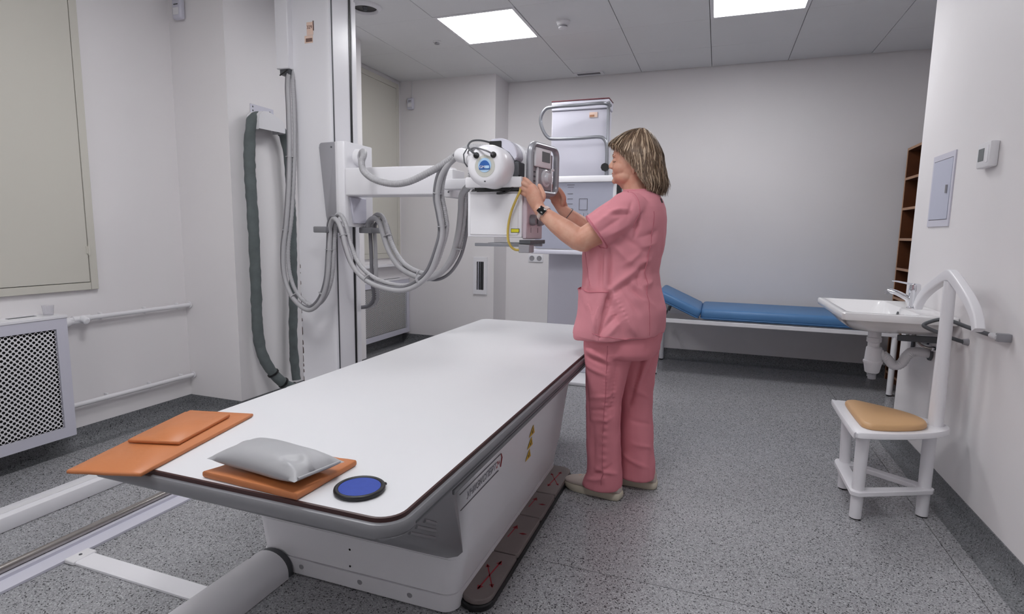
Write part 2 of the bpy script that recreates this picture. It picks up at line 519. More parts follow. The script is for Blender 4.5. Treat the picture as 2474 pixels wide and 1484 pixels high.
for a in ((-1.40, -1.12, 5.515, 5.53), (-1.40, -1.12, 5.595, 5.61), (-1.40, -1.372, 5.53, 5.595), (-1.148, -1.12, 5.53, 5.595)):
    box(bm, a[0], a[1], a[2], a[3], ZC - 0.008, ZC)
obj('frame', bm, WHITE2, t)
bm = nb(); box(bm, -1.372, -1.148, 5.53, 5.595, ZC - 0.0015, ZC); obj('opening', bm, DARK_GREY, t)
for k in range(4):
    bm = nb(); box(bm, -1.372, -1.148, 5.536 + k * 0.016, 5.539 + k * 0.016, ZC - 0.007, ZC - 0.0016); obj('slat', bm, MID_GREY, t)
t = thing('ceiling_speaker', 'round ceiling fitting with a dark recess beside the top of the column', 'ceiling fitting', (-2.39, 3.53, ZC))
bm = nb(); lathe(bm, (-2.39, 3.53, ZC), (0, 0, -1), [(0, 0.115), (0.008, 0.112), (0.02, 0.096), (0.022, 0.088), (0.012, 0.082), (0.004, 0.08)], 36, cap=False); obj('rim', bm, WHITE2, t)
bm = nb(); lathe(bm, (-2.39, 3.53, ZC), (0, 0, -1), [(0.001, 0.082), (0.003, 0.082)], 36); obj('recess', bm, BLACK, t)
bm = nb(); lathe(bm, (-2.39, 3.53, ZC - 0.003), (0, 0, -1), [(0, 0.02), (0.02, 0.012)], 16); obj('core', bm, DARK_GREY, t)


# ------------------------------------------------------------------ wall fittings
def motion_detector(x, y, z, d, wire_top, label):
    t = thing('wall_sensor', label, 'sensor', (x, y, z), 'white wall sensors')
    bm = nb(); box(bm, x - 0.036, x + 0.036, y - 0.036, y, z - 0.058, z + 0.058, 0.012, 3); obj('housing', bm, LILAC, t)
    bm = nb(); box(bm, x - 0.016, x + 0.016, y - 0.0385, y - 0.035, z + 0.022, z + 0.027); obj('indicator', bm, DARK_GREY, t)
    bm = nb(); box(bm, x - 0.022, x + 0.022, y - 0.040, y - 0.035, z - 0.035, z + 0.006, 0.002, 1); obj('lens', bm, WHITE2, t)
    bm = nb(); tube(bm, [(x + 0.01, y - 0.004, z + 0.055), (x + 0.01, y - 0.004, wire_top)], 0.004, 8); obj('cable', bm, WHITE2, t)


motion_detector(-3.152, 2.718, 2.515, 0.04, 2.735, 'white wall sensor high on the pilaster face, near the left shutter')
motion_detector(-3.06, YN - 0.002, 2.51, 0.04, 2.735, 'white wall sensor high on the niche wall behind the column')

t = thing('wall_vent', 'white framed slot vent low on the niche wall beyond the hoses', 'vent', (-2.265, YN, 0.77))
x0, x1, z0, z1 = -2.345, -2.195, 0.575, 0.955
bm = nb(); box(bm, x0 + 0.03, x1 - 0.03, YN - 0.003, YN, z0 + 0.04, z1 - 0.04); obj('opening', bm, BLACK, t)
bm = nb()
for a in ((x0, x0 + 0.036, z0, z1), (x1 - 0.036, x1, z0, z1), (x0 + 0.036, x1 - 0.036, z0, z0 + 0.045), (x0 + 0.036, x1 - 0.036, z1 - 0.045, z1)):
    box(bm, a[0], a[1], YN - 0.014, YN, a[2], a[3])
obj('frame', bm, WHITE, t)
for k in range(3):
    xx = x0 + 0.050 + k * 0.022
    bm = nb(); box(bm, xx, xx + 0.007, YN - 0.013, YN - 0.002, z0 + 0.045, z1 - 0.045); obj('louvre', bm, (LILAC, ALU, DARK_GREY)[k], t)

t = thing('double_socket', 'white double power socket on the back wall beside the chest stand', 'socket', (-1.79, YB, 0.94))
bm = nb(); box(bm, -1.872, -1.712, YB - 0.012, YB, 0.905, 0.985, 0.004, 2); obj('faceplate', bm, WHITE, t)
for xx in (-1.832, -1.752):
    bm = nb(); lathe(bm, (xx, YB - 0.012, 0.945), (0, -1, 0), [(0, 0.027), (0.003, 0.027), (0.004, 0.024), (0.001, 0.022)], 20); obj('outlet', bm, MID_GREY, t)

t = thing('access_panel', 'pale lilac access hatch with a small catch on the right wall above the sink', 'hatch', (XR, 3.47, 1.45))
bm = nb()
for a in ((3.318, 3.338, 1.268, 1.63), (3.595, 3.612, 1.268, 1.63), (3.338, 3.595, 1.268, 1.30), (3.338, 3.595, 1.602, 1.63)):
    box(bm, XR - 0.006, XR, *a)
obj('frame', bm, LILAC, t)
bm = nb(); box(bm, XR - 0.008, XR - 0.001, 3.341, 3.592, 1.3035, 1.5985, 0.0015, 1); obj('door', bm, PRINT_B, t)
bm = nb(); cyl(bm, (XR - 0.0105, 3.375, 1.43), (XR - 0.0105, 3.375, 1.47), 0.006, n=10); obj('catch', bm, MID_GREY, t)

t = thing('thermostat', 'white thermostat with a grey display on the right wall', 'thermostat', (XR, 2.94, 1.555))
bm = nb(); box(bm, XR - 0.032, XR, 2.872, 2.995, 1.502, 1.606, 0.006, 2); obj('housing', bm, WHITE2, t)
bm = nb(); box(bm, XR - 0.0335, XR - 0.031, 2.925, 2.978, 1.53, 1.582, 0.001, 1); obj('display', bm, LCD, t)
bm = nb(); box(bm, XR - 0.034, XR - 0.031, 2.885, 2.905, 1.52, 1.59, 0.001, 1); obj('button_strip', bm, WHITE, t)


# ------------------------------------------------------------------ radiators in perforated boxes
def perforated(bm, x, y0, y1, z0, z1, p, hole):
    ny = max(1, round((y1 - y0) / p)); nz = max(1, round((z1 - z0) / p))
    dy = (y1 - y0) / ny; dz = (z1 - z0) / nz
    cache = {}
    def V(y, z):
        k = (round(y, 5), round(z, 5))
        if k not in cache: cache[k] = bm.verts.new((x, y, z))
        return cache[k]
    for i in range(ny):
        for j in range(2 * nz - 1):
            cy = y0 + dy * (i + 0.5 + (0.5 if j % 2 else 0)); cz = z0 + dz * (j + 1) / 2
            if cy + dy / 2 > y1 + 1e-6: continue
            out = [(dy / 2, 0), (dy / 4, dz / 4), (0, dz / 2), (-dy / 4, dz / 4), (-dy / 2, 0), (-dy / 4, -dz / 4), (0, -dz / 2), (dy / 4, -dz / 4)]
            O = [V(cy + a, cz + b) for a, b in out]
            I = [bm.verts.new((x, cy + hole * math.cos(PI / 4 * k), cz + hole * math.sin(PI / 4 * k))) for k in range(8)]
            for k in range(8):
                m = (k + 1) % 8; bm.faces.new((O[k], O[m], I[m], I[k]))
    return ny, nz


def radiator(xw, depth, y0, y1, z0, z1, f, p, hole, label, slots):
    xf = xw + depth
    t = thing('radiator_cover', label, 'radiator', (xf, (y0 + y1) / 2, z0))
    bm = nb()
    for a in ((y0, y0 + f, z0, z1), (y1 - f, y1, z0, z1), (y0 + f, y1 - f, z0, z0 + f), (y0 + f, y1 - f, z1 - f, z1)):
        box(bm, xf - 0.018, xf, *a)
    obj('front_frame', bm, LILAC, t, 0)
    for a, b in ((y1 - 0.012, y1), (y0, y0 + 0.012)):
        bm = nb(); box(bm, xw, xf - 0.018, a, b, z0, z1); obj('side_panel', bm, LILAC, t, 0)
    bm = nb(); box(bm, xw, xf + 0.004, y0 - 0.002, y1 + 0.004, z1, z1 + 0.016, 0.003, 1); obj('top_panel', bm, WHITE, t)
    for a, b in slots:
        bm = nb(); box(bm, xw + 0.035, xw + 0.06, a, b, z1 + 0.0155, z1 + 0.0175); obj('vent_slot', bm, DARK_GREY, t, 0)
    bm = nb(); perforated(bm, xf - 0.008, y0 + f, y1 - f, z0 + f, z1 - f, p, hole)
    o = obj('perforated_grille', bm, WHITE2, t, 0); o['kind'] = 'stuff'
    bm = nb(); box(bm, xw + 0.02, xf - 0.03, y0 + 0.014, y1 - 0.014, z0 + 0.014, z1 - 0.006, 0.01, 2); obj('shade_backing', bm, BLACK, t)  # black box painting the shade seen through the grille holes
    return t


radiator(XL, 0.135, 1.02, 1.912, 0.112, 0.735, 0.052, 0.0255, 0.0072, 'white radiator box with a punched lattice front under the left shutter', ((1.2, 1.5), (1.53, 1.66), (1.70, 1.82)))
radiator(-3.2, 0.10, 4.25, 5.31, 0.125, 0.70, 0.05, 0.021, 0.0062, 'white radiator box with a fine mesh front in the niche behind the column', ((4.4, 4.8), (4.85, 5.2)))


t = thing('plastic_cup', 'small clear plastic cup on the end of the near radiator box', 'cup', (-3.185, 1.865, 0.7512))
bm = nb(); lathe(bm, (-3.185, 1.865, 0.7516), (0, 0, 1), [(0, 0.001), (0.0, 0.020), (0.05, 0.026), (0.05, 0.0248), (0.002, 0.0188), (0.002, 0.001)], 28, cap=False); obj('cup', bm, CLEAR, t)


def pipe(pts, label, valve):
    t = thing('heating_pipe', label, 'pipe', pts[0], 'white heating pipes')
    bm = nb(); tube(bm, pts, 0.0135, 14); obj('pipe', bm, WHITE2, t)
    for y in (2.16, 2.42, 2.64):
        z = pts[0][2]; bm = nb(); box(bm, XL, XL + 0.028, y - 0.005, y + 0.005, z - 0.019, z + 0.020, 0.002, 1); obj('clip', bm, WHITE2, t)
    bm = nb(); lathe(bm, (pts[-1][0], 2.716, pts[-1][2]), (0, -1, 0), [(0, 0.022), (0.005, 0.021)], 18); obj('collar', bm, WHITE2, t)
    if valve:
        z = pts[0][2]; x = pts[0][0]
        bm = nb(); lathe(bm, (x, 1.918, z - 0.012), (0, 1, 0), [(0, 0.018), (0.03, 0.018), (0.035, 0.024), (0.06, 0.024), (0.07, 0.016), (0.13, 0.014)], 16); obj('valve_body', bm, WHITE2, t)
        bm = nb(); lathe(bm, (x, 2.045, z + 0.002), (1, 0, -0.25), [(0, 0.012), (0.012, 0.02), (0.045, 0.018), (0.05, 0.012)], 16); obj('valve_cap', bm, WHITE, t)
        bm = nb(); cyl(bm, (x, 2.0, z), (x, 2.09, z), 0.018, n=16); obj('union_nut', bm, WHITE2, t)


pipe([(-3.225, 1.96, 0.705), (-3.225, 2.72, 0.705)], 'upper white heating pipe with a valve running from the near radiator to the pilaster', True)
pipe([(-3.225, 1.918, 0.238), (-3.225, 2.72, 0.238)], 'lower white heating pipe just above the floor beside the near radiator', False)


# ================================================================== X-RAY TABLE
t = thing('xray_table', 'long white X-ray table with a brown-edged top, grey rim and white flared base', 'X-ray table', (-1.0, 2.08, 0))
TX0, TX1, TY0, TY1, TZ = -1.402, -0.55, 0.878, 3.34, 0.65
bm = nb(); prism(bm, rrect(TX0 + 0.004, TX1 - 0.004, TY0 + 0.004, TY1 - 0.004, 0.05, 8), 'z', TZ - 0.010, TZ); obj('tabletop', bm, BOARD, t)
bm = nb()
A = rrect(TX0, TX1, TY0, TY1, 0.054, 8); B = rrect(TX0 + 0.004, TX1 - 0.004, TY0 + 0.004, TY1 - 0.004, 0.05, 8)
rings = [[Vector((x, y, TZ - 0.0105)) for x, y in B], [Vector((x, y, TZ - 0.0105)) for x, y in A], [Vector((x, y, TZ - 0.0015)) for x, y in A], [Vector((x, y, TZ - 0.0002)) for x, y in B]]
loft(bm, rings, cap=False); obj('edge_band', bm, BROWN_EDGE, t)
# grey rim under the board (moulded round the near end, aluminium rails along the sides)
bm = nb()
prof = [(0.001, TZ - 0.0105), (0.007, TZ - 0.0125), (0.010, TZ - 0.018), (0.010, TZ - 0.034), (0.006, TZ - 0.042), (-0.004, TZ - 0.045), (-0.06, TZ - 0.045)]
rings = []
for d, z in prof:
    rings.append([Vector((x, y, z)) for x, y in rrect(TX0 - d, TX1 + d, TY0 - d, TY1 + d, max(0.02, 0.054 + d), 8)])
loft(bm, rings); obj('rim', bm, GREY_PL, t)
for sx, s in ((TX1, 1), (TX0, -1)):
    bm = nb(); box(bm, sx + s * 0.0085, sx + s * 0.0108, TY0 + 0.065, TY1 - 0.065, TZ - 0.0335, TZ - 0.0285); obj('rail_groove_shade', bm, DARK_GREY, t, 0)  # dark strip on the rim in place of the shadow in a groove
    bm = nb()
    prism(bm, [(sx - s * 0.05, TZ - 0.050), (sx + s * 0.002, TZ - 0.050), (sx + s * 0.005, TZ - 0.054), (sx + s * 0.002, TZ - 0.064), (sx - s * 0.05, TZ - 0.066)], 'y', TY0 + 0.26, TY1 - 0.04, 0.002, 1)
    obj('lower_rail', bm, GREY_PL, t)
# base: plinth, flared body, front cap
bm = nb()


def plinth_ring(z, x0, x1, y0, y1, r):
    return [Vector((x, y, z)) for x, y in rrect(x0, x1, y0, y1, r, 8)]


BX0, BX1, BY0, BY1 = -1.478, -0.713, 1.478, 2.66
rings = [plinth_ring(z, BX0 - d, BX1 + d, BY0 - 0.004 * k, BY1, 0.05) for k, (z, d) in enumerate(((0.004, 0.0), (0.062, 0.004)))]
loft(bm, rings); obj('skirt', bm, WHITE, t)
bm = nb()
rings = [plinth_ring(z, BX0 - d, BX1 + d, BY0 + 0.002, BY1, 0.05) for z, d in ((0.064, 0.003), (0.185, 0.0235))]
loft(bm, rings); obj('plinth', bm, WHITE, t)
bm = nb()
rings = [plinth_ring(z, BX0 - d, BX1 + d, y0, BY1 + 0.004, 0.05) for z, d, y0 in ((0.1875, 0.0275, BY0 + 0.0), (0.40, 0.056, BY0 - 0.02), (0.56, 0.080, BY0 - 0.04), (0.575, 0.080, BY0 - 0.04))]
loft(bm, rings); obj('upper_body', bm, WHITE, t)
bm = nb()
hull(bm, [(TX0 + 0.03, TY0 - 0.006, 0.612), (TX1 - 0.035, TY0 - 0.006, 0.612), (TX0 + 0.03, TY0 + 0.0, 0.603), (TX1 - 0.028, TY0 + 0.0, 0.603), (TX1 - 0.008, TY0 + 0.006, 0.612), (TX1 + 0.004, TY0 + 0.022, 0.612), (TX1 + 0.0085, TY0 + 0.05, 0.612),
          (TX1 + 0.0085, 1.11, 0.612), (-0.648, 1.352, 0.497), (-0.672, 1.452, 0.26), (-0.680, 1.472, 0.228), (-0.694, 1.466, 0.214), (-0.722, 1.451, 0.210), (-0.757, 1.443, 0.214),
          (TX0 - 0.0085, TY0 + 0.05, 0.612), (TX0 - 0.0085, 1.11, 0.612), (-1.543, 1.352, 0.497), (-1.511, 1.472, 0.228), (-1.47, 1.451, 0.210)])
bm.normal_update(); cap_bv = BVHTree.FromBMesh(bm); obj('front_cap', bm, GREY_PL, t, 25)
cn = Vector((0.974, 0.202, -0.102))
for p, q in (((-0.531, 0.888, 0.629), (-0.595, 1.111, 0.485)), ((-0.542, 0.932, 0.616), (-0.589, 1.096, 0.513)), ((-0.553, 0.977, 0.605), (-0.582, 1.076, 0.543))):
    line = []
    for k in range(12):
        m = Vector(p).lerp(Vector(q), 0.10 + 0.90 * k / 11); h = cap_bv.ray_cast(m + cn * 0.15, -cn)
        if h[0] is not None: line.append(h[0] + cn * 0.0005)
    bm = nb(); tube(bm, line, 0.0040, 10); rb = obj('rib', bm, GREY_PL, t)
    bm = nb(); tube(bm, [v + Vector((0, 0, 0.0052)) for v in line], 0.0016, 6); obj('groove', bm, DARK_GREY, rb)
# screws in the base front
for x, z, r in ((-1.10, 0.14, 0.004), (-1.10, 0.06 + 0.02, 0.004), (-1.30, 0.035, 0.006), (-1.06, 0.035, 0.006), (-0.87, 0.035, 0.006)):
    bm = nb(); lathe(bm, (x, BY0 + (0.004 if z > 0.07 else -0.001), z), (0, -1, 0), [(0, r * 1.6), (0.0015, r * 1.6), (0.002, r)], 14)
    obj('screw', bm, MID_GREY, t)
# stripes and inscription on the right flank
def flank(z):
    return BX1 + 0.0275 + (z - 0.1875) * (0.0525 / 0.3725)


for z in (0.463, 0.402):
    bm = nb(); box(bm, flank(z) + 0.0002, flank(z) + 0.0022, 1.375 if z > 0.45 else 1.40, 1.70, z - 0.0012, z + 0.0012); obj('printed_line', bm, TEXTG, t, 0)
n = Vector((1, 0, -0.141)).normalized(); up = Vector((0.141, 0, 1)).normalized()
for body, yc, size, m, xs in (('УНИЭКСПЕРТ', 1.548, 0.036, TEXTG, 0.95), ('2+', 1.684, 0.036, RED, 0.8)):
    M = basis(Vector((flank(0.432) + 0.0022, yc, 0.432)), Vector((0, 1, 0)), up, n)
    obj('inscription', text_mesh(body, size, M, 0.0004, xs), m, t, 0)
bm = nb(); tube(bm, [(flank(0.463) + 0.002, 1.700, 0.463), (flank(0.445) + 0.002, 1.715, 0.445), (flank(0.41) + 0.002, 1.715, 0.41)], 0.002, 6); obj('printed_corner', bm, RED, t)
for zc in (0.420, 0.369, 0.318):
    bm = nb()
    M = basis(Vector((flank(zc) + 0.0012, 2.068, zc)), Vector((0, 1, 0)), up, n)
    prism(bm, [(-0.034, -0.018), (0.034, -0.018), (0.0, 0.025)], 'z', 0, 0.001)
    bmesh.ops.transform(bm, matrix=M, verts=bm.verts); s = obj('warning_triangle', bm, SIGN_Y, t, 0)
    bm = nb(); prism(bm, [(-0.006, -0.002), (0.003, 0.003), (0.001, 0.014), (0.008, 0.004), (0.005, -0.010), (-0.002, -0.012)], 'z', 0.001, 0.0016)
    bmesh.ops.transform(bm, matrix=M, verts=bm.verts); obj('pictogram', bm, BLACK, s, 0)
bm = nb(); prism(bm, [(flank(0.52) + 0.001, 1.565), (flank(0.52) + 0.012, 1.57), (flank(0.52) + 0.012, 1.61), (flank(0.52) + 0.001, 1.615)], 'z', 0.50, 0.545, 0.003, 1); obj('latch', bm, GREY_PL, t)
# foot pedals along the right side
PX0, PX1 = -0.722, -0.618
bm = nb(); prism(bm, rrect(PX0 - 0.004, PX1 + 0.003, 1.515, 2.645, 0.05, 8), 'z', 0.002, 0.024, 0.004, 1); obj('pedal_bar', bm, BLACK, t)
ys = [1.52, 1.808, 2.098, 2.322, 2.64]


def arrow(bm, p, q, r=0.0028, hd=0.018, z=0.0415, two=True):
    p, q = Vector((p[0], p[1], z)), Vector((q[0], q[1], z)); d = (q - p).normalized(); s = Vector((-d.y, d.x, 0))
    def quad(a, b, w):
        e = (b - a).normalized(); sd = Vector((-e.y, e.x, 0)) * w
        vs = [bm.verts.new(v) for v in (a + sd, a - sd, b - sd, b + sd)]; bm.faces.new(vs)
    quad(p, q, r)
    for end, dd in ((q, d), (p, -d)) if two else ((q, d),):
        vs = [bm.verts.new(v) for v in (end + dd * 0.006, end - dd * hd + s * hd * 0.6, end - dd * hd - s * hd * 0.6)]; bm.faces.new(vs)


for k in range(4):
    a, b = ys[k] + 0.003, ys[k + 1] - 0.003
    rr = 0.048
    poly = rrect(PX0, PX1, a, b, 0.012, 4)
    if k == 0: poly = [(PX0, b), (PX0, a + rr)] + [(PX0 + rr - rr * math.cos(i * PI / 12), a + rr - rr * math.sin(i * PI / 12)) for i in range(1, 7)] + [(PX1 - rr + rr * math.sin(i * PI / 12), a + rr - rr * math.cos(i * PI / 12)) for i in range(0, 7)] + [(PX1, b)]
    if k == 3: poly = [(PX1, a), (PX1, b - rr)] + [(PX1 - rr + rr * math.cos(i * PI / 12), b - rr + rr * math.sin(i * PI / 12)) for i in range(1, 7)] + [(PX0, b), (PX0, a)]
    bm = nb(); prism(bm, poly, 'z', 0.022, 0.041, 0.003, 1); pd = obj('pedal', bm, PEDAL, t)
    yc = (a + b) / 2; xc = (PX0 + PX1) / 2
    bm = nb()
    if k in (0, 3):
        arrow(bm, (xc - 0.004, yc - 0.085), (xc + 0.012, yc + 0.085)); arrow(bm, (xc + 0.036, yc - 0.06), (xc - 0.026, yc + 0.05), 0.002, 0.014)
    else:
        arrow(bm, (xc - 0.024, yc - 0.04), (xc - 0.018, yc + 0.05), 0.0022, 0.02, two=False); arrow(bm, (xc + 0.012, yc + 0.0), (xc + 0.034, yc + 0.004), 0.002, 0.012)
    obj('arrow_print', bm, RED, pd, 0)


# ------------------------------------------------------------------ things lying on the table
def pad(corners, z, h, label, group=None, name='positioning_pad'):
    """flat vinyl-covered wedge pad with soft rounded edges, given its four corners"""
    c = [Vector((x, y, 0)) for x, y in corners]; bm = nb(); N = 10; rings = []
    def P(u, v): return (c[0] * (1 - u) + c[1] * u) * (1 - v) + (c[3] * (1 - u) + c[2] * u) * v
    for d, f in ((0.006, 0.0), (0.001, 0.2), (0.0, 0.5), (0.001, 0.82), (0.006, 1.0)):
        pts = []
        for u0, v0, u1, v1 in ((0, 0, 1, 0), (1, 0, 1, 1), (1, 1, 0, 1), (0, 1, 0, 0)):
            for k in range(N):
                u = u0 + (u1 - u0) * k / N; v = v0 + (v1 - v0) * k / N
                m = 0.0 + d * 3
                q = P(0.5 + (u - 0.5) * (1 - m), 0.5 + (v - 0.5) * (1 - m))
                wob = 0.0012 * noise.noise(q * 30)
                pts.append(Vector((q.x, q.y, z + h * f + wob)))
        rings.append(pts)
    loft(bm, rings)
    t = thing(name, label, 'pad', tuple(P(0.5, 0.5))[:2] + (z,), group)
    obj('cover', bm, ORANGE, t, 60)
    bm = nb()
    cs = [P(0.012, 0.012), P(0.988, 0.012), P(0.988, 0.988), P(0.012, 0.988)]
    tube(bm, [Vector((p.x, p.y, z + h * 0.55)) for p in cs], 0.0022, 6, closed=True); obj('seam', bm, ORANGE, t)
    return t


pad([(-1.338, 0.79), (-1.172, 0.838), (-1.262, 1.255), (-1.458, 1.21)], TZ + 0.001, 0.010, 'large orange pad overhanging the near left corner of the X-ray table')
pad([(-1.366, 0.952), (-1.236, 0.988), (-1.293, 1.20), (-1.428, 1.168)], TZ + 0.0125, 0.009, 'small orange pad lying on top of the large orange pad')
pad([(-1.048, 0.890), (-0.778, 0.878), (-0.770, 1.070), (-0.990, 1.062)], TZ + 0.001, 0.014, 'square orange pad under the grey pillow')

t = thing('sandbag_pillow', 'plump grey vinyl pillow lying on the square orange pad', 'pillow', (-0.90, 0.985, TZ + 0.02))
bm = nb(); N = 34; Mm = 24
cs = [Vector((-1.050, 0.905, 0)), Vector((-0.785, 0.880, 0)), Vector((-0.755, 1.005, 0)), Vector((-1.035, 1.045, 0))]
grid = {}
for side in (1, -1):
    for i in range(N + 1):
        for j in range(Mm + 1):
            u = i / N; v = j / Mm
            e = (max(0, 1 - abs(2 * u - 1) ** 3.2) * max(0, 1 - abs(2 * v - 1) ** 3.0)) ** 0.55
            pu = 0.5 + (u - 0.5) * (1 - 0.07 * (1 - (2 * v - 1) ** 2)); pv = 0.5 + (v - 0.5) * (1 - 0.10 * (1 - (2 * u - 1) ** 2))
            q = (cs[0] * (1 - pu) + cs[1] * pu) * (1 - pv) + (cs[3] * (1 - pu) + cs[2] * pu) * pv
            h = 0.031 * e * (1 if side > 0 else -0.72)
            if side > 0:
                for (fu, fv, du, dv, am, wd) in ((0.93, 0.45, -0.7, 0.7, 0.010, 0.05), (0.86, 0.16, -0.9, 0.4, 0.007, 0.05), (0.80, 0.30, 0.4, 0.9, -0.008, 0.05), (0.06, 0.5, 0.9, 0.3, 0.004, 0.05), (0.9, 0.8, -0.9, -0.3, 0.006, 0.05)):
                    a = (u - fu) * du + (v - fv) * dv; b = (u - fu) * -dv + (v - fv) * du
                    h += am * math.exp(-(b / wd) ** 2 - (a / 0.16) ** 2) * e
            q.z = TZ + 0.0155 + 0.0225 + h + 0.002 * noise.noise(q * 18) * e
            edge = i in (0, N) or j in (0, Mm)
            key = (i, j, 1 if edge else side)
            if key not in grid: grid[key] = bm.verts.new(q)
    for i in range(N):
        for j in range(Mm):
            f = []
            for a, b in ((i, j), (i + 1, j), (i + 1, j + 1), (i, j + 1)):
                f.append(grid[(a, b, 1 if a in (0, N) or b in (0, Mm) else side)])
            try: bm.faces.new(f if side > 0 else f[::-1])
            except ValueError: pass
obj('cover', bm, PILLOW, t, 70)
bm = nb(); tube(bm, [grid_p for grid_p in [cs[1] * (1 - k / 12) + cs[2] * (k / 12) + Vector((-0.002, 0, TZ + 0.042)) for k in range(1, 12)]], 0.003, 8); obj('seam', bm, PILLOW, t)

t = thing('round_pad', 'round blue disc with a black rim lying near the table corner', 'disc', (-0.688, 0.965, TZ))
bm = nb(); lathe(bm, (-0.688, 0.965, TZ + 0.0005), (0, 0, 1), [(0, 0.046), (0.006, 0.046), (0.009, 0.044), (0.0095, 0.03), (0.0095, 0.001)], 40); obj('pad', bm, BLUE, t)
bm = nb(); tube(bm, [(-0.688 + 0.049 * math.cos(a), 0.965 + 0.049 * math.sin(a), TZ + 0.0062) for a in [2 * PI * k / 40 for k in range(40)]], 0.0055, 10, closed=True); obj('binding', bm, BLACK, t)
bm = nb(); box(bm, -0.652, -0.645, 0.996, 1.005, TZ + 0.003, TZ + 0.010, 0.002, 1); obj('tab', bm, BLACK, t)

# ------------------------------------------------------------------ rails, cover plate and duct on the floor
t = thing('floor_rail', 'grey floor rail with a round steel running bar, nearest the table', 'rail', (-2.19, 1.5, 0))
bm = nb(); prism(bm, [(-2.262, 0.001), (-2.14, 0.001), (-2.14, 0.010), (-2.148, 0.012), (-2.205, 0.012), (-2.205, 0.024), (-2.262, 0.024)], 'y', -0.6, 4.6); obj('base_profile', bm, LILAC, t, 30)
bm = nb(); cyl(bm, (-2.234, -0.6, 0.037), (-2.234, 4.6, 0.037), 0.0145, n=20); obj('running_bar', bm, STEEL, t)
t = thing('floor_rail', 'flat white box rail on the floor, farther from the table', 'rail', (-2.63, 1.5, 0))
bm = nb(); box(bm, -2.684, -2.575, -0.6, 4.6, 0.001, 0.061, 0.004, 2); obj('rail_box', bm, WHITE, t)
bm = nb(); box(bm, -2.645, -2.615, -0.6, 4.6, 0.0605, 0.0635); obj('top_strip', bm, WHITE2, t, 0)
t = thing('cable_cover', 'flat white cover strip on the floor between the steel-bar rail and the duct', 'cover', (-1.81, 1.27, 0))
bm = nb(); prism(bm, [(1.235, 0.001), (1.305, 0.001), (1.305, 0.009), (1.299, 0.013), (1.241, 0.013), (1.235, 0.009)], 'x', -2.092, -1.50); obj('strip', bm, WHITE, t, 30)
bm = nb(); box(bm, -2.138, -2.088, 1.228, 1.312, 0.001, 0.017, 0.003, 1); obj('end_plate', bm, WHITE2, t)
bm = nb(); lathe(bm, (-2.114, 1.27, 0.017), (0, 0, 1), [(0, 0.006), (0.002, 0.005)], 12); obj('screw', bm, DARK_GREY, t)
t = thing('cable_duct', 'rounded white cable duct on the floor running from the table base to the foreground', 'duct', (-1.41, 0.9, 0))
bm = nb()
prof = [(-1.488, 0.001), (-1.330, 0.001)] + [(-1.409 + 0.079 * math.cos(a), 0.022 + 0.066 * math.sin(a)) for a in [PI * k / 16 for k in range(17)]]
prism(bm, prof, 'y', -0.2, 1.446); o = obj('half_round_cover', bm, WHITE, t, 50)
bm = nb()
prof = [(-1.484, 0.001), (-1.334, 0.001)] + [(-1.409 + 0.075 * math.cos(a), 0.022 + 0.062 * math.sin(a)) for a in [PI * k / 16 for k in range(17)]]
prism(bm, prof, 'y', 1.446, 1.472); obj('end_gasket', bm, DARK_GREY, t, 50)
bm = nb(); lathe(bm, (-1.452, 1.40, 0.075), (-0.55, 0, 0.83), [(0, 0.006), (0.003, 0.005)], 12); obj('screw', bm, DARK_GREY, t)


# ================================================================== CHEST STAND
t = thing('chest_stand', 'white upright chest stand with a bent grey tube handle in front of the back wall', 'X-ray stand', (-1.1, 4.6, 0))
bm = nb(); box(bm, -1.345, -0.88, 4.62, 4.78, 0.03, 2.20, 0.006, 1); obj('pillar', bm, LILAC, t)
bm = nb(); box(bm, -0.888, -0.868, 4.60, 4.64, 0.5, 2.25, 0.003, 1); obj('pillar_rail', bm, ALU, t)
bm = nb(); box(bm, -1.347, -0.872, 4.61, 4.79, 2.20, 2.272, 0.006, 1); obj('top_cap', bm, LILAC, t)
bm = nb(); box(bm, -1.348, -0.871, 4.608, 4.792, 2.272, 2.280, 0.002, 1); obj('top_strip', bm, mat('maroon_strip', rgb(110, 52, 62), 0.5, var=0.08), t)
bm = nb(); box(bm, -1.36, -0.80, 4.29, 4.95, 0.001, 0.03, 0.008, 2); obj('base_plate', bm, WHITE, t)
bm = nb(); prism(bm, rrect(-1.425, -0.755, 1.055, 1.625, 0.03, 6), 'y', 4.41, 4.52, 0.012, 2); obj('bucky_case', bm, WHITE, t)
bm = nb(); prism(bm, rrect(-1.400, -0.780, 1.085, 1.605, 0.02, 5), 'y', 4.403, 4.412, 0.002, 1); bk = obj('bucky_front', bm, PRINT_B, t)
bm = nb(); prism(bm, [(4.385, 1.605), (4.40, 1.655), (4.53, 1.665), (4.53, 1.605)], 'x', -1.432, -0.748, 0.008, 2); obj('chin_rest', bm, WHITE, t)
bm = nb(); prism(bm, [(4.39, 1.04), (4.40, 1.075), (4.53, 1.075), (4.53, 1.045)], 'x', -1.43, -0.75, 0.006, 2); obj('bottom_bar', bm, LILAC, t)
bm = nb(); prism(bm, rrect(-0.752, -0.722, 1.44, 1.60, 0.012, 4), 'y', 4.42, 4.48, 0.005, 1); obj('side_grip', bm, BLACK, t)
bm = nb(); box(bm, -1.2, -1.0, 4.52, 4.62, 1.2, 1.5); obj('carriage', bm, MID_GREY, t)
# printed centring marks on the front
def mark(x0, x1, z0, z1):
    b = nb(); box(b, x0, x1, 4.4015, 4.4035, z0, z1); return obj('printed_mark', b, TEXTG, bk, 0)


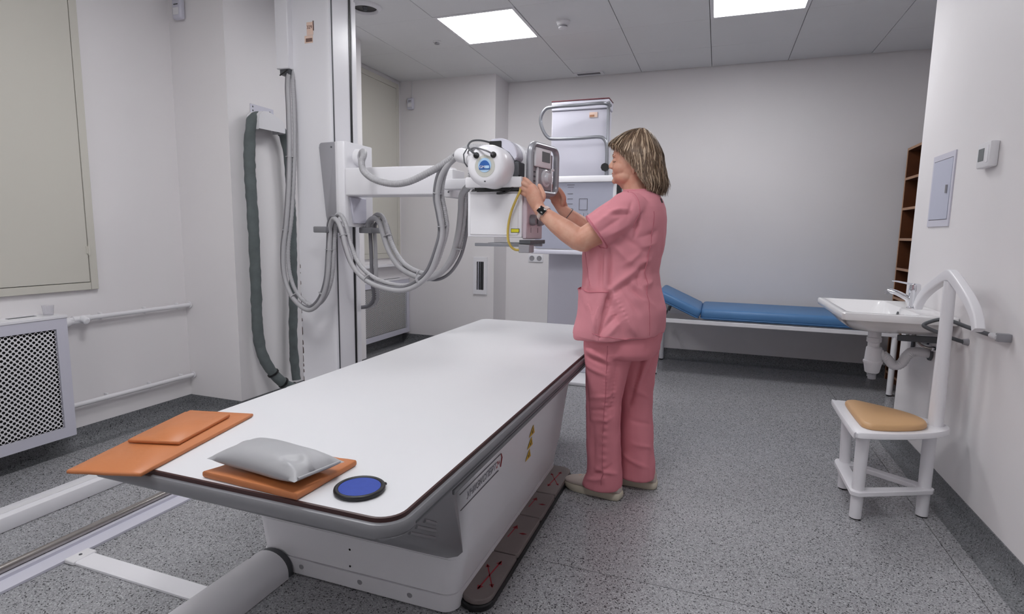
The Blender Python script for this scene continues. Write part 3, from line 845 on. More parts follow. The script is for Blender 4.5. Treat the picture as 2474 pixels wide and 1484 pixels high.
mark(-1.142, -1.083, 1.584, 1.588); mark(-1.136, -1.088, 1.566, 1.569)
for z in (1.516, 1.476, 1.437, 1.400): mark(-1.138, -1.094, z, z + 0.004)
for a in ((-1.043, -0.975, 1.476, 1.480), (-1.043, -0.975, 1.390, 1.394), (-1.043, -1.039, 1.394, 1.476), (-0.979, -0.975, 1.394, 1.476)): mark(*a)
for x in (-1.035, -1.005, -0.972, -0.94, -0.905): mark(x, x + 0.003, 1.325, 1.367)
for x in (-1.10, -1.085): mark(x, x + 0.012, 1.372, 1.376)
pts = [(-0.861, 4.600, 2.214), (-0.90, 4.50, 2.214), (-1.086, 4.500, 2.211), (-1.300, 4.480, 2.204), (-1.365, 4.480, 2.185), (-1.398, 4.480, 2.116), (-1.379, 4.480, 2.038), (-1.336, 4.480, 1.975), (-1.277, 4.480, 1.956), (-1.074, 4.480, 1.954), (-0.925, 4.480, 1.957), (-0.876, 4.480, 1.937), (-0.855, 4.480, 1.879), (-0.849, 4.480, 1.738), (-0.849, 4.5, 1.62)]
bm = nb(); tube(bm, spline(pts, 6), 0.0135, 12); obj('handle_tube', bm, ALU, t)
bm = nb()
poly = [((0.034 if k % 2 == 0 else 0.026) * math.cos(2 * PI * k / 16), (0.034 if k % 2 == 0 else 0.026) * math.sin(2 * PI * k / 16)) for k in range(16)]
prism(bm, [(-0.858 + a, 1.722 + b) for a, b in poly], 'y', 4.44, 4.475, 0.004, 2); obj('clamp_knob', bm, BLACK, t)
bm = nb(); box(bm, -1.03, -0.965, 4.614, 4.6205, 2.135, 2.175); obj('sticker', bm, STICK, t, 0)
bm = nb(); box(bm, -1.028, -0.99, 4.612, 4.6145, 2.14, 2.155); obj('sticker_print', bm, mat('tan_print', rgb(178, 128, 96), 0.7, var=0.05), t, 0)


# ================================================================== TUBE STAND
t = thing('xray_tube_stand', 'tall white X-ray tube column with a side arm, tube head and hanging hoses', 'X-ray tube stand', (-2.34, 3.0, 0))
bm = nb(); box(bm, -2.56, -2.16, 2.82, 3.22, 0.066, 0.20, 0.01, 2); obj('trolley', bm, WHITE, t)
bm = nb()
poly = [(-2.48, 2.90), (-2.255, 2.90), (-2.235, 2.893), (-2.213, 2.897), (-2.203, 2.91), (-2.203, 3.13), (-2.48, 3.13)]
prism(bm, poly, 'z', 0.2, 2.735); cm = obj('column', bm, WHITE, t, 30)
bm = nb(); box(bm, -2.2035, -2.1985, 2.905, 2.912, 0.2, 2.735); obj('panel_joint', bm, DARK_GREY, t, 0)
bm = nb(); box(bm, -2.2045, -2.1995, 3.073, 3.090, 0.2, 2.735); obj('guide_slot', bm, BLACK, t, 0)
bm = nb(); box(bm, -2.204, -2.194, 3.092, 3.135, 0.2, 2.60, 0.002, 1); obj('rear_strip', bm, WHITE, t)
bm = nb(); box(bm, -2.575, -2.4805, 2.86, 3.05, 2.165, 2.735, 0.005, 1); obj('cable_box', bm, WHITE, t)
bm = nb(); box(bm, -2.56, -2.49, 2.875, 3.03, 2.135, 2.165); obj('cable_outlet', bm, DARK_GREY, t)
bm = nb(); cyl(bm, (-2.55, 2.862, 2.128), (-2.485, 2.856, 2.155), 0.004, n=8); obj('cable_clip', bm, BLACK, t)
# inventory stickers
bm = nb(); box(bm, -2.372, -2.326, 2.898, 2.8999, 2.352, 2.425); st = obj('sticker', bm, STICK, t, 0)
obj('number_print', text_mesh('329', 0.026, basis(Vector((-2.352, 2.8975, 2.396)), Vector((1, 0, 0)), Vector((0, 0, 1)), Vector((0, -1, 0)))), STICK_D, st, 0)
bm = nb(); box(bm, -2.389, -2.330, 2.898, 2.8999, 2.308, 2.35); st = obj('sticker', bm, STICK, t, 0)
for k in range(14):
    bm = nb(); xx = -2.380 + k * 0.0034; box(bm, xx, xx + (0.0022 if k % 3 else 0.001), 2.8968, 2.8982, 2.314, 2.334); obj('bar_print', bm, STICK_D, st, 0)
bm = nb(); box(bm, -2.327, -2.3215, 2.8975, 2.8999, 2.375, 2.43); obj('sticker_edge', bm, STICK_D, st, 0)
z = 0.22
while z < 0.98:
    hgt = random.uniform(0.02, 0.09) * (1.0 if z < 0.75 else 0.4); w_ = random.uniform(0.004, 0.009) * (1.0 if z < 0.6 else 0.7)
    bm = nb(); prism(bm, [(-2.4795, z), (-2.4795 + w_, z + hgt * 0.15), (-2.4795 + w_ * 0.8, z + hgt * 0.8), (-2.4795, z + hgt)], 'y', 2.8988, 2.9002); obj('paint_chip', bm, RUST, t, 0)
    z += hgt + random.uniform(0.004, 0.03) * (1 if z < 0.6 else 2.5)
# carriage with its grey side plate
bm = nb()
poly = [(-2.155, 2.845), (-2.125, 2.835), (-2.088, 2.842), (-2.078, 2.86), (-2.078, 3.118), (-2.155, 3.118)]
prism(bm, poly, 'z', 1.225, 1.722, 0.006, 2); ca = obj('carriage', bm, WHITE, t, 35)
bm = nb()
prism(bm, [(-2.150, 1.720), (-2.250, 1.718), (-2.262, 1.708), (-2.263, 1.69), (-2.225, 1.29), (-2.215, 1.24), (-2.150, 1.236)], 'y', 2.842, 2.895, 0.004, 2); obj('side_plate', bm, MID_GREY, t)
bm = nb(); lathe(bm, (-2.175, 2.842, 1.69), (0, -1, 0), [(0, 0.006), (0.002, 0.005)], 12); obj('screw', bm, DARK_GREY, t)
bm = nb(); prism(bm, [(2.87, 1.40), (3.03, 1.40), (3.03, 1.245), (2.90, 1.245)], 'x', -2.080, -2.066, 0.004, 1); obj('carriage_cover', bm, LILAC, t)
for a, nm in (((-2.225, -2.135, 2.72, 2.88), 0), ((-2.10, -2.01, 2.99, 3.10), 1)):
    bm = nb(); box(bm, a[0], a[1], a[2], a[3], 1.188, 1.224, 0.006, 2); obj('hose_clamp', bm, GREY_PL, t)
# arm
bm = nb(); box(bm, -2.072, -1.425, 2.82, 2.99, 1.405, 1.565, 0.010, 3); obj('arm', bm, WHITE, t)
bm = nb(); box(bm, -1.428, -1.375, 2.825, 2.985, 1.392, 1.545, 0.008, 2); obj('arm_end', bm, WHITE2, t)
bm = nb(); lathe(bm, (-1.40, 2.826, 1.42), (0, -1, 0), [(0, 0.006), (0.002, 0.005)], 12); obj('screw', bm, DARK_GREY, t)
bm = nb(); box(bm, -1.40, -1.06, 2.74, 2.84, 1.428, 1.482, 0.006, 2); obj('arm_bracket', bm, WHITE, t)
bm = nb(); lathe(bm, (-2.078, 2.96, 1.64), (1, 0, 0), [(0, 0.05), (0.02, 0.05), (0.03, 0.044), (0.034, 0.03)], 28); obj('hose_port', bm, WHITE2, t)
# tube housing, axis along the table
cx, cz = -0.952, 1.487
bm = nb(); lathe(bm, (cx, 2.268, cz), (0, 1, 0), [(0, 0.040), (0.0, 0.062), (0.006, 0.078), (0.020, 0.088), (0.05, 0.092), (0.16, 0.092)], 48); hd = obj('tube_head', bm, WHITE, t, 35)
bm = nb(); lathe(bm, (cx, 2.2695, cz - 0.004), (0, -1, 0), [(0, 0.047), (0.0025, 0.046), (0.003, 0.04)], 40); obj('end_plate', bm, DRUM_P, hd)
bm = nb(); lathe(bm, (cx, 2.2665, cz), (0, -1, 0), [(0, 0.030), (0.0015, 0.030)], 36); obj('badge_ring', bm, LOGO_P, hd)
bm = nb()
poly = [(cx + 0.025 * math.cos(a), cz - 0.012 + 0.032 * math.sin(a)) for a in [PI * k / 16 for k in range(17)]] + [(cx - 0.025, cz - 0.018), (cx + 0.025, cz - 0.018)]
prism(bm, poly, 'y', 2.2630, 2.2652); obj('badge', bm, LOGO_B, hd, 0)
obj('badge_print', text_mesh('GM', 0.016, basis(Vector((cx - 0.0105, 2.2622, cz - 0.008)), Vector((1, 0, 0)), Vector((0, 0, 1)), Vector((0, -1, 0)))), WHITE, hd, 0)
bm = nb(); prism(bm, rrect(cx + 0.002, cx + 0.022, cz - 0.014, cz - 0.002, 0.003, 3), 'y', 2.2618, 2.2632); obj('badge_print', bm, LOGO_P, hd, 0)
for sx in (-0.039, 0.039):
    bm = nb(); lathe(bm, (cx + sx, 2.276, cz + 0.042), (0, -1, 0), [(0, 0.013), (0.012, 0.013), (0.014, 0.008)], 20); obj('cable_gland', bm, BLACK, hd)
for sz in (0.056, -0.066):
    bm = nb(); lathe(bm, (cx, 2.272, cz + sz), (0, -1, 0), [(0, 0.005), (0.003, 0.004)], 10); obj('screw', bm, DARK_GREY, hd)
bm = nb(); lathe(bm, (cx, 2.40, cz), (0, 1, 0), [(0, 0.096), (0.002, 0.101), (0.05, 0.101), (0.06, 0.096)], 48); obj('clamp_ring', bm, DARK_GREY, t, 35)
bm = nb()
poly = [(cx - 0.03, cz + 0.098), (cx - 0.02, cz + 0.128)] + [(cx + 0.02 + 0.085 * math.sin(a), cz + 0.045 + 0.085 * math.cos(a)) for a in [PI / 2 * k / 8 for k in range(9)]] + [(cx + 0.09, cz + 0.03), (cx + 0.07, cz + 0.07), (cx + 0.03, cz + 0.095)]
prism(bm, poly, 'y', 2.385, 2.475, 0.004, 1); obj('clamp_cover', bm, LILAC, t, 35)
bm = nb(); box(bm, cx - 0.028, cx + 0.03, 2.38, 2.47, cz + 0.088, cz + 0.118, 0.003, 1); obj('terminal_block', bm, BLACK, t)
bm = nb(); box(bm, cx + 0.070, cx + 0.112, 2.386, 2.47, cz - 0.052, cz + 0.028, 0.004, 1); obj('lock_block', bm, DARK_GREY, t)
bm = nb(); prism(bm, [(cx - 0.09, cz - 0.085), (cx + 0.11, cz - 0.085), (cx + 0.12, cz - 0.05), (cx + 0.12, cz + 0.06)] + [(cx + 0.03 + 0.09 * math.cos(a), cz + 0.05 + 0.075 * math.sin(a)) for a in [PI / 2 * k / 8 for k in range(1, 9)]] + [(cx - 0.04, cz + 0.118), (cx - 0.09, cz + 0.06)], 'y', 2.465, 2.86, 0.012, 3); obj('tube_housing', bm, WHITE, t, 35)
bm = nb(); tube(bm, [(cx + 0.02 + 0.1 * math.sin(a), 2.385, cz - 0.010 - 0.100 * math.cos(a)) for a in [-0.1 + 1.45 * k / 12 for k in range(13)]], 0.005, 8); obj('seal', bm, BLACK, t)
bm = nb(); box(bm, -1.095, -0.822, 2.375, 2.74, 1.402, 1.450, 0.008, 2); obj('tube_mount', bm, WHITE2, t)
bm = nb(); box(bm, -1.05, -0.832, 2.384, 2.72, 1.3885, 1.4035); obj('mount_gap', bm, BLACK, t, 0)
# cable terminal horn on the left
bm = nb(); tube(bm, spline([(-1.03, 2.40, 1.50), (-1.075, 2.41, 1.53), (-1.12, 2.44, 1.55), (-1.165, 2.48, 1.562)], 5), 0.034, 18); obj('cable_horn', bm, WHITE2, t)
bm = nb(); tube(bm, [(-1.085 + 0.0, 2.375, 1.575), (-1.098, 2.368, 1.55), (-1.095, 2.37, 1.515), (-1.083, 2.378, 1.495)], 0.003, 8); obj('cable_tie', bm, DARK_GREY, t)
bm = nb()
pts = [(-1.115, 2.52, 1.42 + 0.012 * k) for k in range(9)]
tube(bm, spline(pts, 4), lambda i: 0.024 + (0.004 if i % 4 < 2 else 0.0), 16); obj('cable_bellows', bm, CHROME, t)
# collimator
bm = nb(); box(bm, -1.092, -0.826, 2.40, 2.655, 1.182, 1.388, 0.006, 2); co = obj('collimator', bm, WHITE, t)
bm = nb(); box(bm, -1.078, -0.842, 2.396, 2.402, 1.192, 1.378, 0.004, 1); obj('front_cover', bm, WHITE2, co)
bm = nb(); box(bm, -0.876, -0.836, 2.3945, 2.397, 1.204, 1.222); lb = obj('caution_label', bm, BLACK, co, 0)
bm = nb(); box(bm, -0.874, -0.838, 2.3935, 2.395, 1.206, 1.220); obj('caution_label_face', bm, YELLOW_L, co, 0)
bm = nb(); box(bm, -0.828, -0.806, 2.412, 2.645, 1.176, 1.392, 0.004, 1); obj('side_cover', bm, ROSE_PL, co)
for yy, in ((2.47,), (2.575,)):
    bm = nb(); lathe(bm, (-0.806, yy, 1.262), (1, 0, 0), [(0, 0.024), (0.008, 0.026), (0.026, 0.022), (0.029, 0.018)], 24); kn = obj('knob', bm, MID_GREY, co)
    bm = nb(); box(bm, -0.806, -0.772, yy - 0.004, yy + 0.004, 1.245, 1.279, 0.001, 1); obj('grip', bm, DARK_GREY, co)
    bm = nb(); box(bm, -0.8065, -0.805, yy - 0.002, yy + 0.002, 1.205, 1.228); obj('dial_mark', bm, TEXTG, co, 0)
for yy in (2.42, 2.63):
    bm = nb(); box(bm, -1.06, -0.80, yy - 0.008, yy + 0.008, 1.140, 1.154, 0.002, 1)
    obj('accessory_rail', bm, ALU, co)
bm = nb(); box(bm, -1.0, -0.84, 2.43, 2.62, 1.150, 1.158); obj('chamber_plate', bm, FROST, co)
bm = nb(); box(bm, -0.838, -0.786, 2.392, 2.46, 1.115, 1.152, 0.003, 1); obj('connector_box', bm, MID_GREY, co)
bm = nb(); box(bm, -0.836, -0.782, 2.395, 2.62, 1.154, 1.172, 0.002, 1); obj('connector_cap', bm, DARK_GREY, co)
# control panel with a frame handle, turned a little towards the door
bm = nb(); box(bm, -0.836, -0.80, 2.48, 2.62, 1.395, 1.56, 0.004, 1); obj('panel_neck', bm, LILAC, t)
PM = basis(Vector((-0.778, 2.545, 1.494)), Vector((0.215, 0.977, 0)), Vector((0, 0, 1)), Vector((0.977, -0.215, 0)))


def pbox(bm, x0, x1, y0, y1, z0, z1, r=0.0, seg=2): return box(bm, x0, x1, y0, y1, z0, z1, r, seg, PM)


bm = nb(); pbox(bm, -0.095, 0.095, -0.098, 0.075, -0.022, 0.0, 0.004, 1); pn = obj('control_panel', bm, MID_GREY, t)
bm = nb(); tube(bm, [PM @ Vector((x, y, 0.004)) for x, y in rrect(-0.122, 0.122, -0.106, 0.104, 0.04, 7)], 0.012, 12, closed=True, flat=(1.3, 0.95), up=(0.977, -0.215, 0)); obj('frame_handle', bm, mat('handle_grey', rgb(160, 160, 166), 0.35, 0.4, var=0.03), pn)
bm = nb(); pbox(bm, -0.088, 0.055, 0.006, 0.092, 0.0, 0.014, 0.006, 2); obj('display_housing', bm, WHITE, pn)
bm = nb(); pbox(bm, -0.034, 0.040, 0.032, 0.078, 0.013, 0.0155, 0.001, 1); obj('display', bm, LCD, pn)
bm = nb(); pbox(bm, -0.060, 0.062, -0.095, 0.004, 0.0, 0.010, 0.004, 1); obj('dial_plate', bm, MID_GREY, pn)
bm = nb(); lathe(bm, PM @ Vector((0.006, -0.040, 0.010)), (0.977, -0.215, 0), [(0, 0.040), (0.006, 0.040), (0.010, 0.034), (0.008, 0.028), (0.012, 0.024), (0.026, 0.022), (0.028, 0.016)], 36); obj('dial', bm, FROST, pn)
for a in ((0.062, 0.072, -0.10, 0.0), (0.062, 0.09, 0.0, 0.010), (-0.066, -0.060, -0.095, 0.004)):
    bm = nb(); pbox(bm, a[0], a[1], a[2], a[3], 0.0, 0.012, 0.001, 1); obj('edge_strip', bm, WHITE, pn)
for yv in (-0.02, -0.04, -0.06):
    bm = nb(); pbox(bm, -0.084, -0.070, yv, yv + 0.006, 0.0, 0.003); obj('button', bm, DARK_GREY, pn)
bm = nb(); pbox(bm, -0.02, 0.07, -0.128, -0.098, -0.018, 0.006, 0.004, 1); obj('lower_bar', bm, MID_GREY, pn)


# hoses
def hose(pts, r, m, name='hose', ribbed=False, per=10, off=(0, 0, 0)):
    P = [Vector(p) + Vector(off) for p in pts]; bm = nb()
    if ribbed:
        q = spline(P, 34); tube(bm, q, lambda i: r * (1.03 if i % 4 < 2 else 0.94), 10)
    else: tube(bm, spline(P, per), r, 12)
    return obj(name, bm, m, t, 60)


HA = [(-2.520, 2.90, 2.16), (-2.500, 2.865, 2.05), (-2.485, 2.850, 1.93), (-2.480, 2.840, 1.709), (-2.480, 2.820, 1.464), (-2.491, 2.800, 1.240), (-2.511, 2.790, 1.089), (-2.503, 2.780, 0.938), (-2.452, 2.770, 0.814), (-2.363, 2.760, 0.741), (-2.292, 2.760, 0.730), (-2.221, 2.760, 0.789), (-2.177, 2.765, 0.902), (-2.160, 2.768, 1.049), (-2.152, 2.772, 1.170), (-2.139, 2.760, 1.230), (-2.102, 2.740, 1.271), (-2.048, 2.710, 1.258), (-2.004, 2.690, 1.196), (-1.971, 2.680, 1.103), (-1.925, 2.670, 1.012), (-1.851, 2.660, 0.946), (-1.751, 2.650, 0.905), (-1.615, 2.640, 0.889), (-1.513, 2.640, 0.917), (-1.420, 2.630, 0.991), (-1.359, 2.620, 1.119), (-1.339, 2.620, 1.204), (-1.346, 2.610, 1.287), (-1.357, 2.600, 1.370), (-1.342, 2.590, 1.451), (-1.309, 2.580, 1.511), (-1.248, 2.570, 1.562), (-1.17, 2.50, 1.565)]
HB = [(-2.050, 3.040, 1.208), (-2.037, 3.030, 1.259), (-1.981, 3.000, 1.284), (-1.930, 2.980, 1.264), (-1.892, 2.960, 1.199), (-1.843, 2.940, 1.101), (-1.752, 2.900, 1.007), (-1.650, 2.880, 0.958), (-1.526, 2.850, 0.944), (-1.424, 2.820, 0.987), (-1.348, 2.800, 1.082), (-1.304, 2.780, 1.206), (-1.276, 2.750, 1.314), (-1.255, 2.720, 1.402), (-1.18, 2.66, 1.45)]
HD = [(-2.050, 3.040, 1.212), (-2.058, 3.060, 1.041), (-2.075, 3.09, 0.880), (-2.12, 3.17, 0.765), (-2.20, 3.22, 0.70), (-2.30, 3.24, 0.68)]
HC = [(-2.05, 2.96, 1.640), (-1.99, 2.88, 1.655), (-1.91, 2.78, 1.645), (-1.868, 2.720, 1.615), (-1.865, 2.695, 1.576), (-1.839, 2.680, 1.523), (-1.760, 2.660, 1.478), (-1.645, 2.640, 1.452), (-1.533, 2.620, 1.457), (-1.413, 2.600, 1.495), (-1.298, 2.580, 1.541), (-1.209, 2.560, 1.585), (-1.150, 2.550, 1.605), (-1.06, 2.54, 1.600)]
hose(HA, 0.0135, HOSE, off=(0.010, -0.006, -0.004))
hose(HA, 0.011, HOSE_D, off=(-0.012, 0.008, 0.008))
hose(HA[:16] + [(-2.128, 2.80, 1.225)], 0.012, HOSE, 'corrugated_hose', True, off=(0.028, 0.016, 0.020))
hose([HA[13]] + HA[14:], 0.012, HOSE, 'corrugated_hose', True, off=(0.022, 0.020, 0.022))
hose(HB, 0.016, HOSE, off=(-0.010, -0.010, -0.004)); hose(HB, 0.0145, HOSE, 'corrugated_hose', True, off=(0.012, 0.004, 0.018)); hose(HB, 0.009, HOSE_D, off=(0.028, 0.012, -0.012))
hose(HD, 0.012, HOSE_D); hose(HD, 0.012, HOSE, off=(0.026, 0.01, 0.0)); 
hose(HC, 0.018, HOSE, 'corrugated_hose', True)
hose([(-0.980, 2.262, 1.528), (-1.000, 2.245, 1.540), (-1.032, 2.270, 1.568), (-1.036, 2.320, 1.598), (-1.010, 2.360, 1.606), (-0.975, 2.40, 1.600)], 0.0042, DARK_GREY, 'signal_cable')
hose([(-0.913, 2.262, 1.529), (-0.930, 2.246, 1.541), (-0.975, 2.260, 1.556), (-1.017, 2.300, 1.566), (-1.065, 2.350, 1.562), (-1.10, 2.42, 1.555)], 0.0036, HOSE_D, 'signal_cable')
hose([(-0.835, 2.40, 1.402), (-0.828, 2.372, 1.384), (-0.842, 2.370, 1.353), (-0.865, 2.370, 1.299), (-0.878, 2.370, 1.244), (-0.881, 2.370, 1.199), (-0.878, 2.370, 1.168), (-0.868, 2.378, 1.142), (-0.850, 2.388, 1.128), (-0.832, 2.40, 1.128)], 0.0055, YELLOW, 'dosimeter_cable')
for i in (3, 5, 8, 11, 13, 18, 21, 24, 27, 29):
    p, q = Vector(HA[i]), Vector(HA[i + 1]); d = (q - p).normalized(); m = p.lerp(q, 0.3) + Vector((0.004, 0.004, 0.004))
    bm = nb(); lathe(bm, m - d * 0.0025, d, [(0, 0.026), (0.0035, 0.026)], 20); obj('hose_tie', bm, HOSE, t)
for i in (4, 7, 10):
    p, q = Vector(HB[i]), Vector(HB[i + 1]); d = (q - p).normalized(); m = p.lerp(q, 0.3) + Vector((0.006, 0, 0))
    bm = nb(); lathe(bm, m - d * 0.0025, d, [(0, 0.029), (0.0035, 0.029)], 20); obj('hose_tie', bm, HOSE, t)

# ------------------------------------------------------------------ hose hanger and the sleeved cable loop on the pilaster
t = thing('hose_hanger', 'white wall bracket with screw holes holding up the grey cable loop', 'bracket', (-2.82, 3.07, 1.9))
bm = nb(); box(bm, -2.8249, -2.8205, 2.895, 3.095, 1.925, 1.990, 0.002, 1); obj('wall_plate', bm, LILAC, t)
for y, z in ((2.915, 1.974), (2.915, 1.950), (3.06, 1.965)):
    bm = nb(); lathe(bm, (-2.8205, y, z), (1, 0, 0), [(0, 0.006), (0.0015, 0.005)], 12); obj('screw', bm, DARK_GREY, t)
bm = nb()
arc = [(2.852, 1.825), (2.856, 1.88), (2.868, 1.915), (2.895, 1.936), (2.935, 1.942), (3.00, 1.925), (3.06, 1.905), (3.082, 1.885), (3.080, 1.83)]
inn = [(y + (2.965 - y) * 0.03, z - 0.005) for y, z in arc]
prism(bm, arc + inn[::-1], 'x', -2.822, -2.722); obj('saddle', bm, WHITE2, t)
bm = nb(); prism(bm, arc, 'x', -2.724, -2.718); obj('front_lip', bm, WHITE2, t)
t = thing('cable_loop', 'thick cable loop in a grey-green fabric sleeve hanging from the wall bracket', 'cable', (-2.77, 3.0, 0.12))
L = [(-2.745, 3.135, 0.150), (-2.765, 3.142, 0.290), (-2.770, 3.146, 0.497), (-2.770, 3.162, 0.730), (-2.770, 3.165, 0.961), (-2.770, 3.172, 1.189), (-2.770, 3.171, 1.415), (-2.770, 3.163, 1.636), (-2.770, 3.140, 1.785), (-2.768, 3.095, 1.860), (-2.768, 3.03, 1.890), (-2.768, 2.955, 1.905), (-2.768, 2.885, 1.900), (-2.770, 2.845, 1.846), (-2.775, 2.829, 1.736), (-2.775, 2.822, 1.546), (-2.775, 2.827, 1.342), (-2.775, 2.832, 1.134), (-2.775, 2.830, 0.923), (-2.775, 2.828, 0.710), (-2.770, 2.824, 0.548), (-2.765, 2.834, 0.437), (-2.750, 2.856, 0.345), (-2.730, 2.900, 0.254), (-2.700, 2.958, 0.177), (-2.670, 3.028, 0.125), (-2.650, 3.087, 0.107)]
q = spline(L, 14)
bm = nb(); tube(bm, q, lambda i: (0.029 if i < 120 else 0.033) + 0.003 * noise.noise(Vector((i * 0.11, 2.0, 0))), 16, flat=(1.0, 1.0))
for v in bm.verts: v.co += v.co.normalized() * 0 + Vector((noise.noise(v.co * 26), noise.noise(v.co * 26 + Vector((9, 0, 0))), 0)) * 0.005
obj('sleeve', bm, FABRIC_G, t, 60)
for i in (322, 336, 348):
    p = q[min(i, len(q) - 2)]; d = (q[min(i, len(q) - 2) + 1] - p).normalized()
    bm = nb(); lathe(bm, p - d * 0.006, d, [(0, 0.039), (0.012, 0.039)], 20); obj('strap', bm, BLACK, t)


# ================================================================== EXAMINATION COUCH
t = thing('examination_couch', 'white framed couch with blue upholstery and a raised head end along the back wall', 'couch', (0.42, 5.28, 0))
CX0, CX1, CY0, CY1 = -0.475, 1.33, 4.945, 5.60
for a in ((CX0, CX1, CY0, CY0 + 0.03), (CX0, CX1, CY1 - 0.03, CY1), (CX0, CX0 + 0.03, CY0 + 0.03, CY1 - 0.03), (CX1 - 0.03, CX1, CY0 + 0.03, CY1 - 0.03)):
    bm = nb(); box(bm, a[0], a[1], a[2], a[3], 0.462, 0.497, 0.004, 1); obj('frame_rail', bm, WHITE, t)
for x in (CX0 + 0.02, CX1 - 0.02):
    for y in (CY0 + 0.02, CY1 - 0.02):
        bm = nb(); cyl(bm, (x, y, 0.012), (x, y, 0.464), 0.021, n=18); lg = obj('leg', bm, WHITE, t)
        bm = nb(); cyl(bm, (x, y, 0.001), (x, y, 0.013), 0.019, n=16); obj('foot_cap', bm, BLACK, lg)


def cushion(x0, x1, z0, th, ang, name):
    bm = nb()
    box(bm, 0, x1 - x0, CY0 + 0.0, CY1 - 0.0, 0, th, 0.034, 4)
    M = Matrix.Translation((x0, 0, z0)) @ Matrix.Rotation(ang, 4, 'Y')
    bmesh.ops.transform(bm, matrix=M, verts=bm.verts)
    c = obj(name, bm, BLUE_V, t, 60)
    b2 = nb()
    for z in (0.016,):
        pts = [M @ Vector((x, y, z)) for x, y in rrect(0.0, x1 - x0, CY0, CY1, 0.03, 5)]
        tube(b2, pts, 0.0035, 6, closed=True)
    obj('piping', b2, BLUE_V, c)


cushion(-0.10, 1.32, 0.503, 0.092, 0.0, 'main_cushion')
bm = nb(); box(bm, 0, 0.40, CY0, CY1, 0, 0.085, 0.032, 4)
M = Matrix.Translation((-0.122, 0, 0.503)) @ Matrix.Rotation(math.radians(24), 4, 'Y') @ Matrix.Translation((-0.40, 0, 0))
bmesh.ops.transform(bm, matrix=M, verts=bm.verts); hc = obj('head_cushion', bm, BLUE_V, t, 60)
bm = nb(); tube(bm, [M @ Vector((x, y, 0.012)) for x, y in rrect(0, 0.40, CY0, CY1, 0.03, 5)], 0.0035, 6, closed=True); obj('piping', bm, BLUE_V, hc)
for y in (CY0 + 0.06, CY1 - 0.06):
    bm = nb(); cyl(bm, (-0.40, y, 0.49), (-0.36, y, 0.60), 0.008, n=10); obj('head_strut', bm, DARK_GREY, t)

# ================================================================== BOOKCASE in the alcove
t = thing('bookcase', 'narrow brown wooden bookcase with open shelves half hidden behind the right wall', 'bookcase', (1.58, 5.2, 0))
KX0, KX1, KY0, KY1, KT = 1.43, 1.745, 4.66, 5.60, 1.945
for y0, y1 in ((KY0, KY0 + 0.02), (KY1 - 0.02, KY1)):
    bm = nb(); box(bm, KX0 + 0.001, KX1, y0, y1, 0.002, KT); sp = obj('side_panel', bm, WOOD, t, 0)
    bm = nb(); box(bm, KX0 - 0.001, KX0 + 0.001, y0, y1, 0.002, KT); obj('edge_band', bm, WOOD_EDGE, sp, 0)
bm = nb(); box(bm, KX1 - 0.012, KX1 + 0.004, KY0 + 0.02, KY1 - 0.02, 0.05, KT - 0.02); obj('back_panel', bm, WOOD, t, 0)
for z in (0.06, 0.42, 0.70, 0.945, 1.19, 1.44, 1.685, KT - 0.02):
    bm = nb(); box(bm, KX0 + 0.001, KX1 - 0.012, KY0 + 0.02, KY1 - 0.02, z, z + 0.02); sh = obj('shelf', bm, WOOD, t, 0)
    bm = nb(); box(bm, KX0 - 0.001, KX0 + 0.001, KY0 + 0.02, KY1 - 0.02, z, z + 0.02); obj('edge_band', bm, WOOD_EDGE, sh, 0)
bm = nb(); box(bm, KX0 + 0.02, KX0 + 0.035, KY0 + 0.02, KY1 - 0.02, 0.002, 0.06); obj('plinth', bm, WOOD, t, 0)

# ================================================================== WASH BASIN
t = thing('wash_basin', 'white ceramic wash basin with a chrome tap mounted on the right wall', 'sink', (0.83, 3.4, 0.74))
SX0, SX1, SY0, SY1, SZ = 0.581, XR - 0.002, 3.048, 3.775, 0.85
bm = nb()
# outer skirt, rim, then the hollow bowl, as one lofted shell
def rr(x0, x1, y0, y1, r, z): return [Vector((x, y, z)) for x, y in rrect(x0, x1, y0, y1, r, 8)]
rings = [rr(0.70, 1.02, 3.30, 3.56, 0.10, 0.728), rr(0.66, 1.035, 3.18, 3.66, 0.11, 0.748), rr(0.618, SX1, 3.085, 3.74, 0.08, 0.790), rr(0.600, SX1, 3.068, 3.757, 0.05, 0.811),
         rr(0.583, SX1, 3.05, 3.773, 0.02, 0.814), rr(SX0, SX1, SY0, SY1, 0.016, 0.820), rr(SX0, SX1, SY0, SY1, 0.016, SZ - 0.005), rr(SX0 + 0.005, SX1, SY0 + 0.005, SY1 - 0.005, 0.016, SZ),
         rr(0.610, 0.915, 3.082, 3.742, 0.045, SZ), rr(0.618, 0.908, 3.09, 3.734, 0.05, SZ - 0.006), rr(0.655, 0.895, 3.13, 3.69, 0.08, SZ - 0.075), rr(0.70, 0.86, 3.26, 3.57, 0.07, SZ - 0.098), rr(0.76, 0.80, 3.395, 3.435, 0.018, SZ - 0.103)]
loft(bm, rings); obj('bowl', bm, CERAMIC, t, 50)
bm = nb(); lathe(bm, (0.9015, 3.415, SZ - 0.035), (-1, 0, 0.15), [(0, 0.013), (0.003, 0.013), (0.004, 0.008)], 18); obj('overflow', bm, DARK_GREY, t)
bm = nb(); lathe(bm, (0.78, 3.415, SZ - 0.1035), (0, 0, 1), [(0, 0.03), (0.004, 0.028), (0.005, 0.01)], 20); obj('drain', bm, CHROME, t)
bm = nb(); lathe(bm, (0.962, 3.40, SZ), (0, 0, 1), [(0, 0.029), (0.006, 0.029), (0.008, 0.024), (0.085, 0.024), (0.092, 0.026), (0.122, 0.024), (0.128, 0.016)], 28); tp = obj('tap_body', bm, CHROME, t, 35)
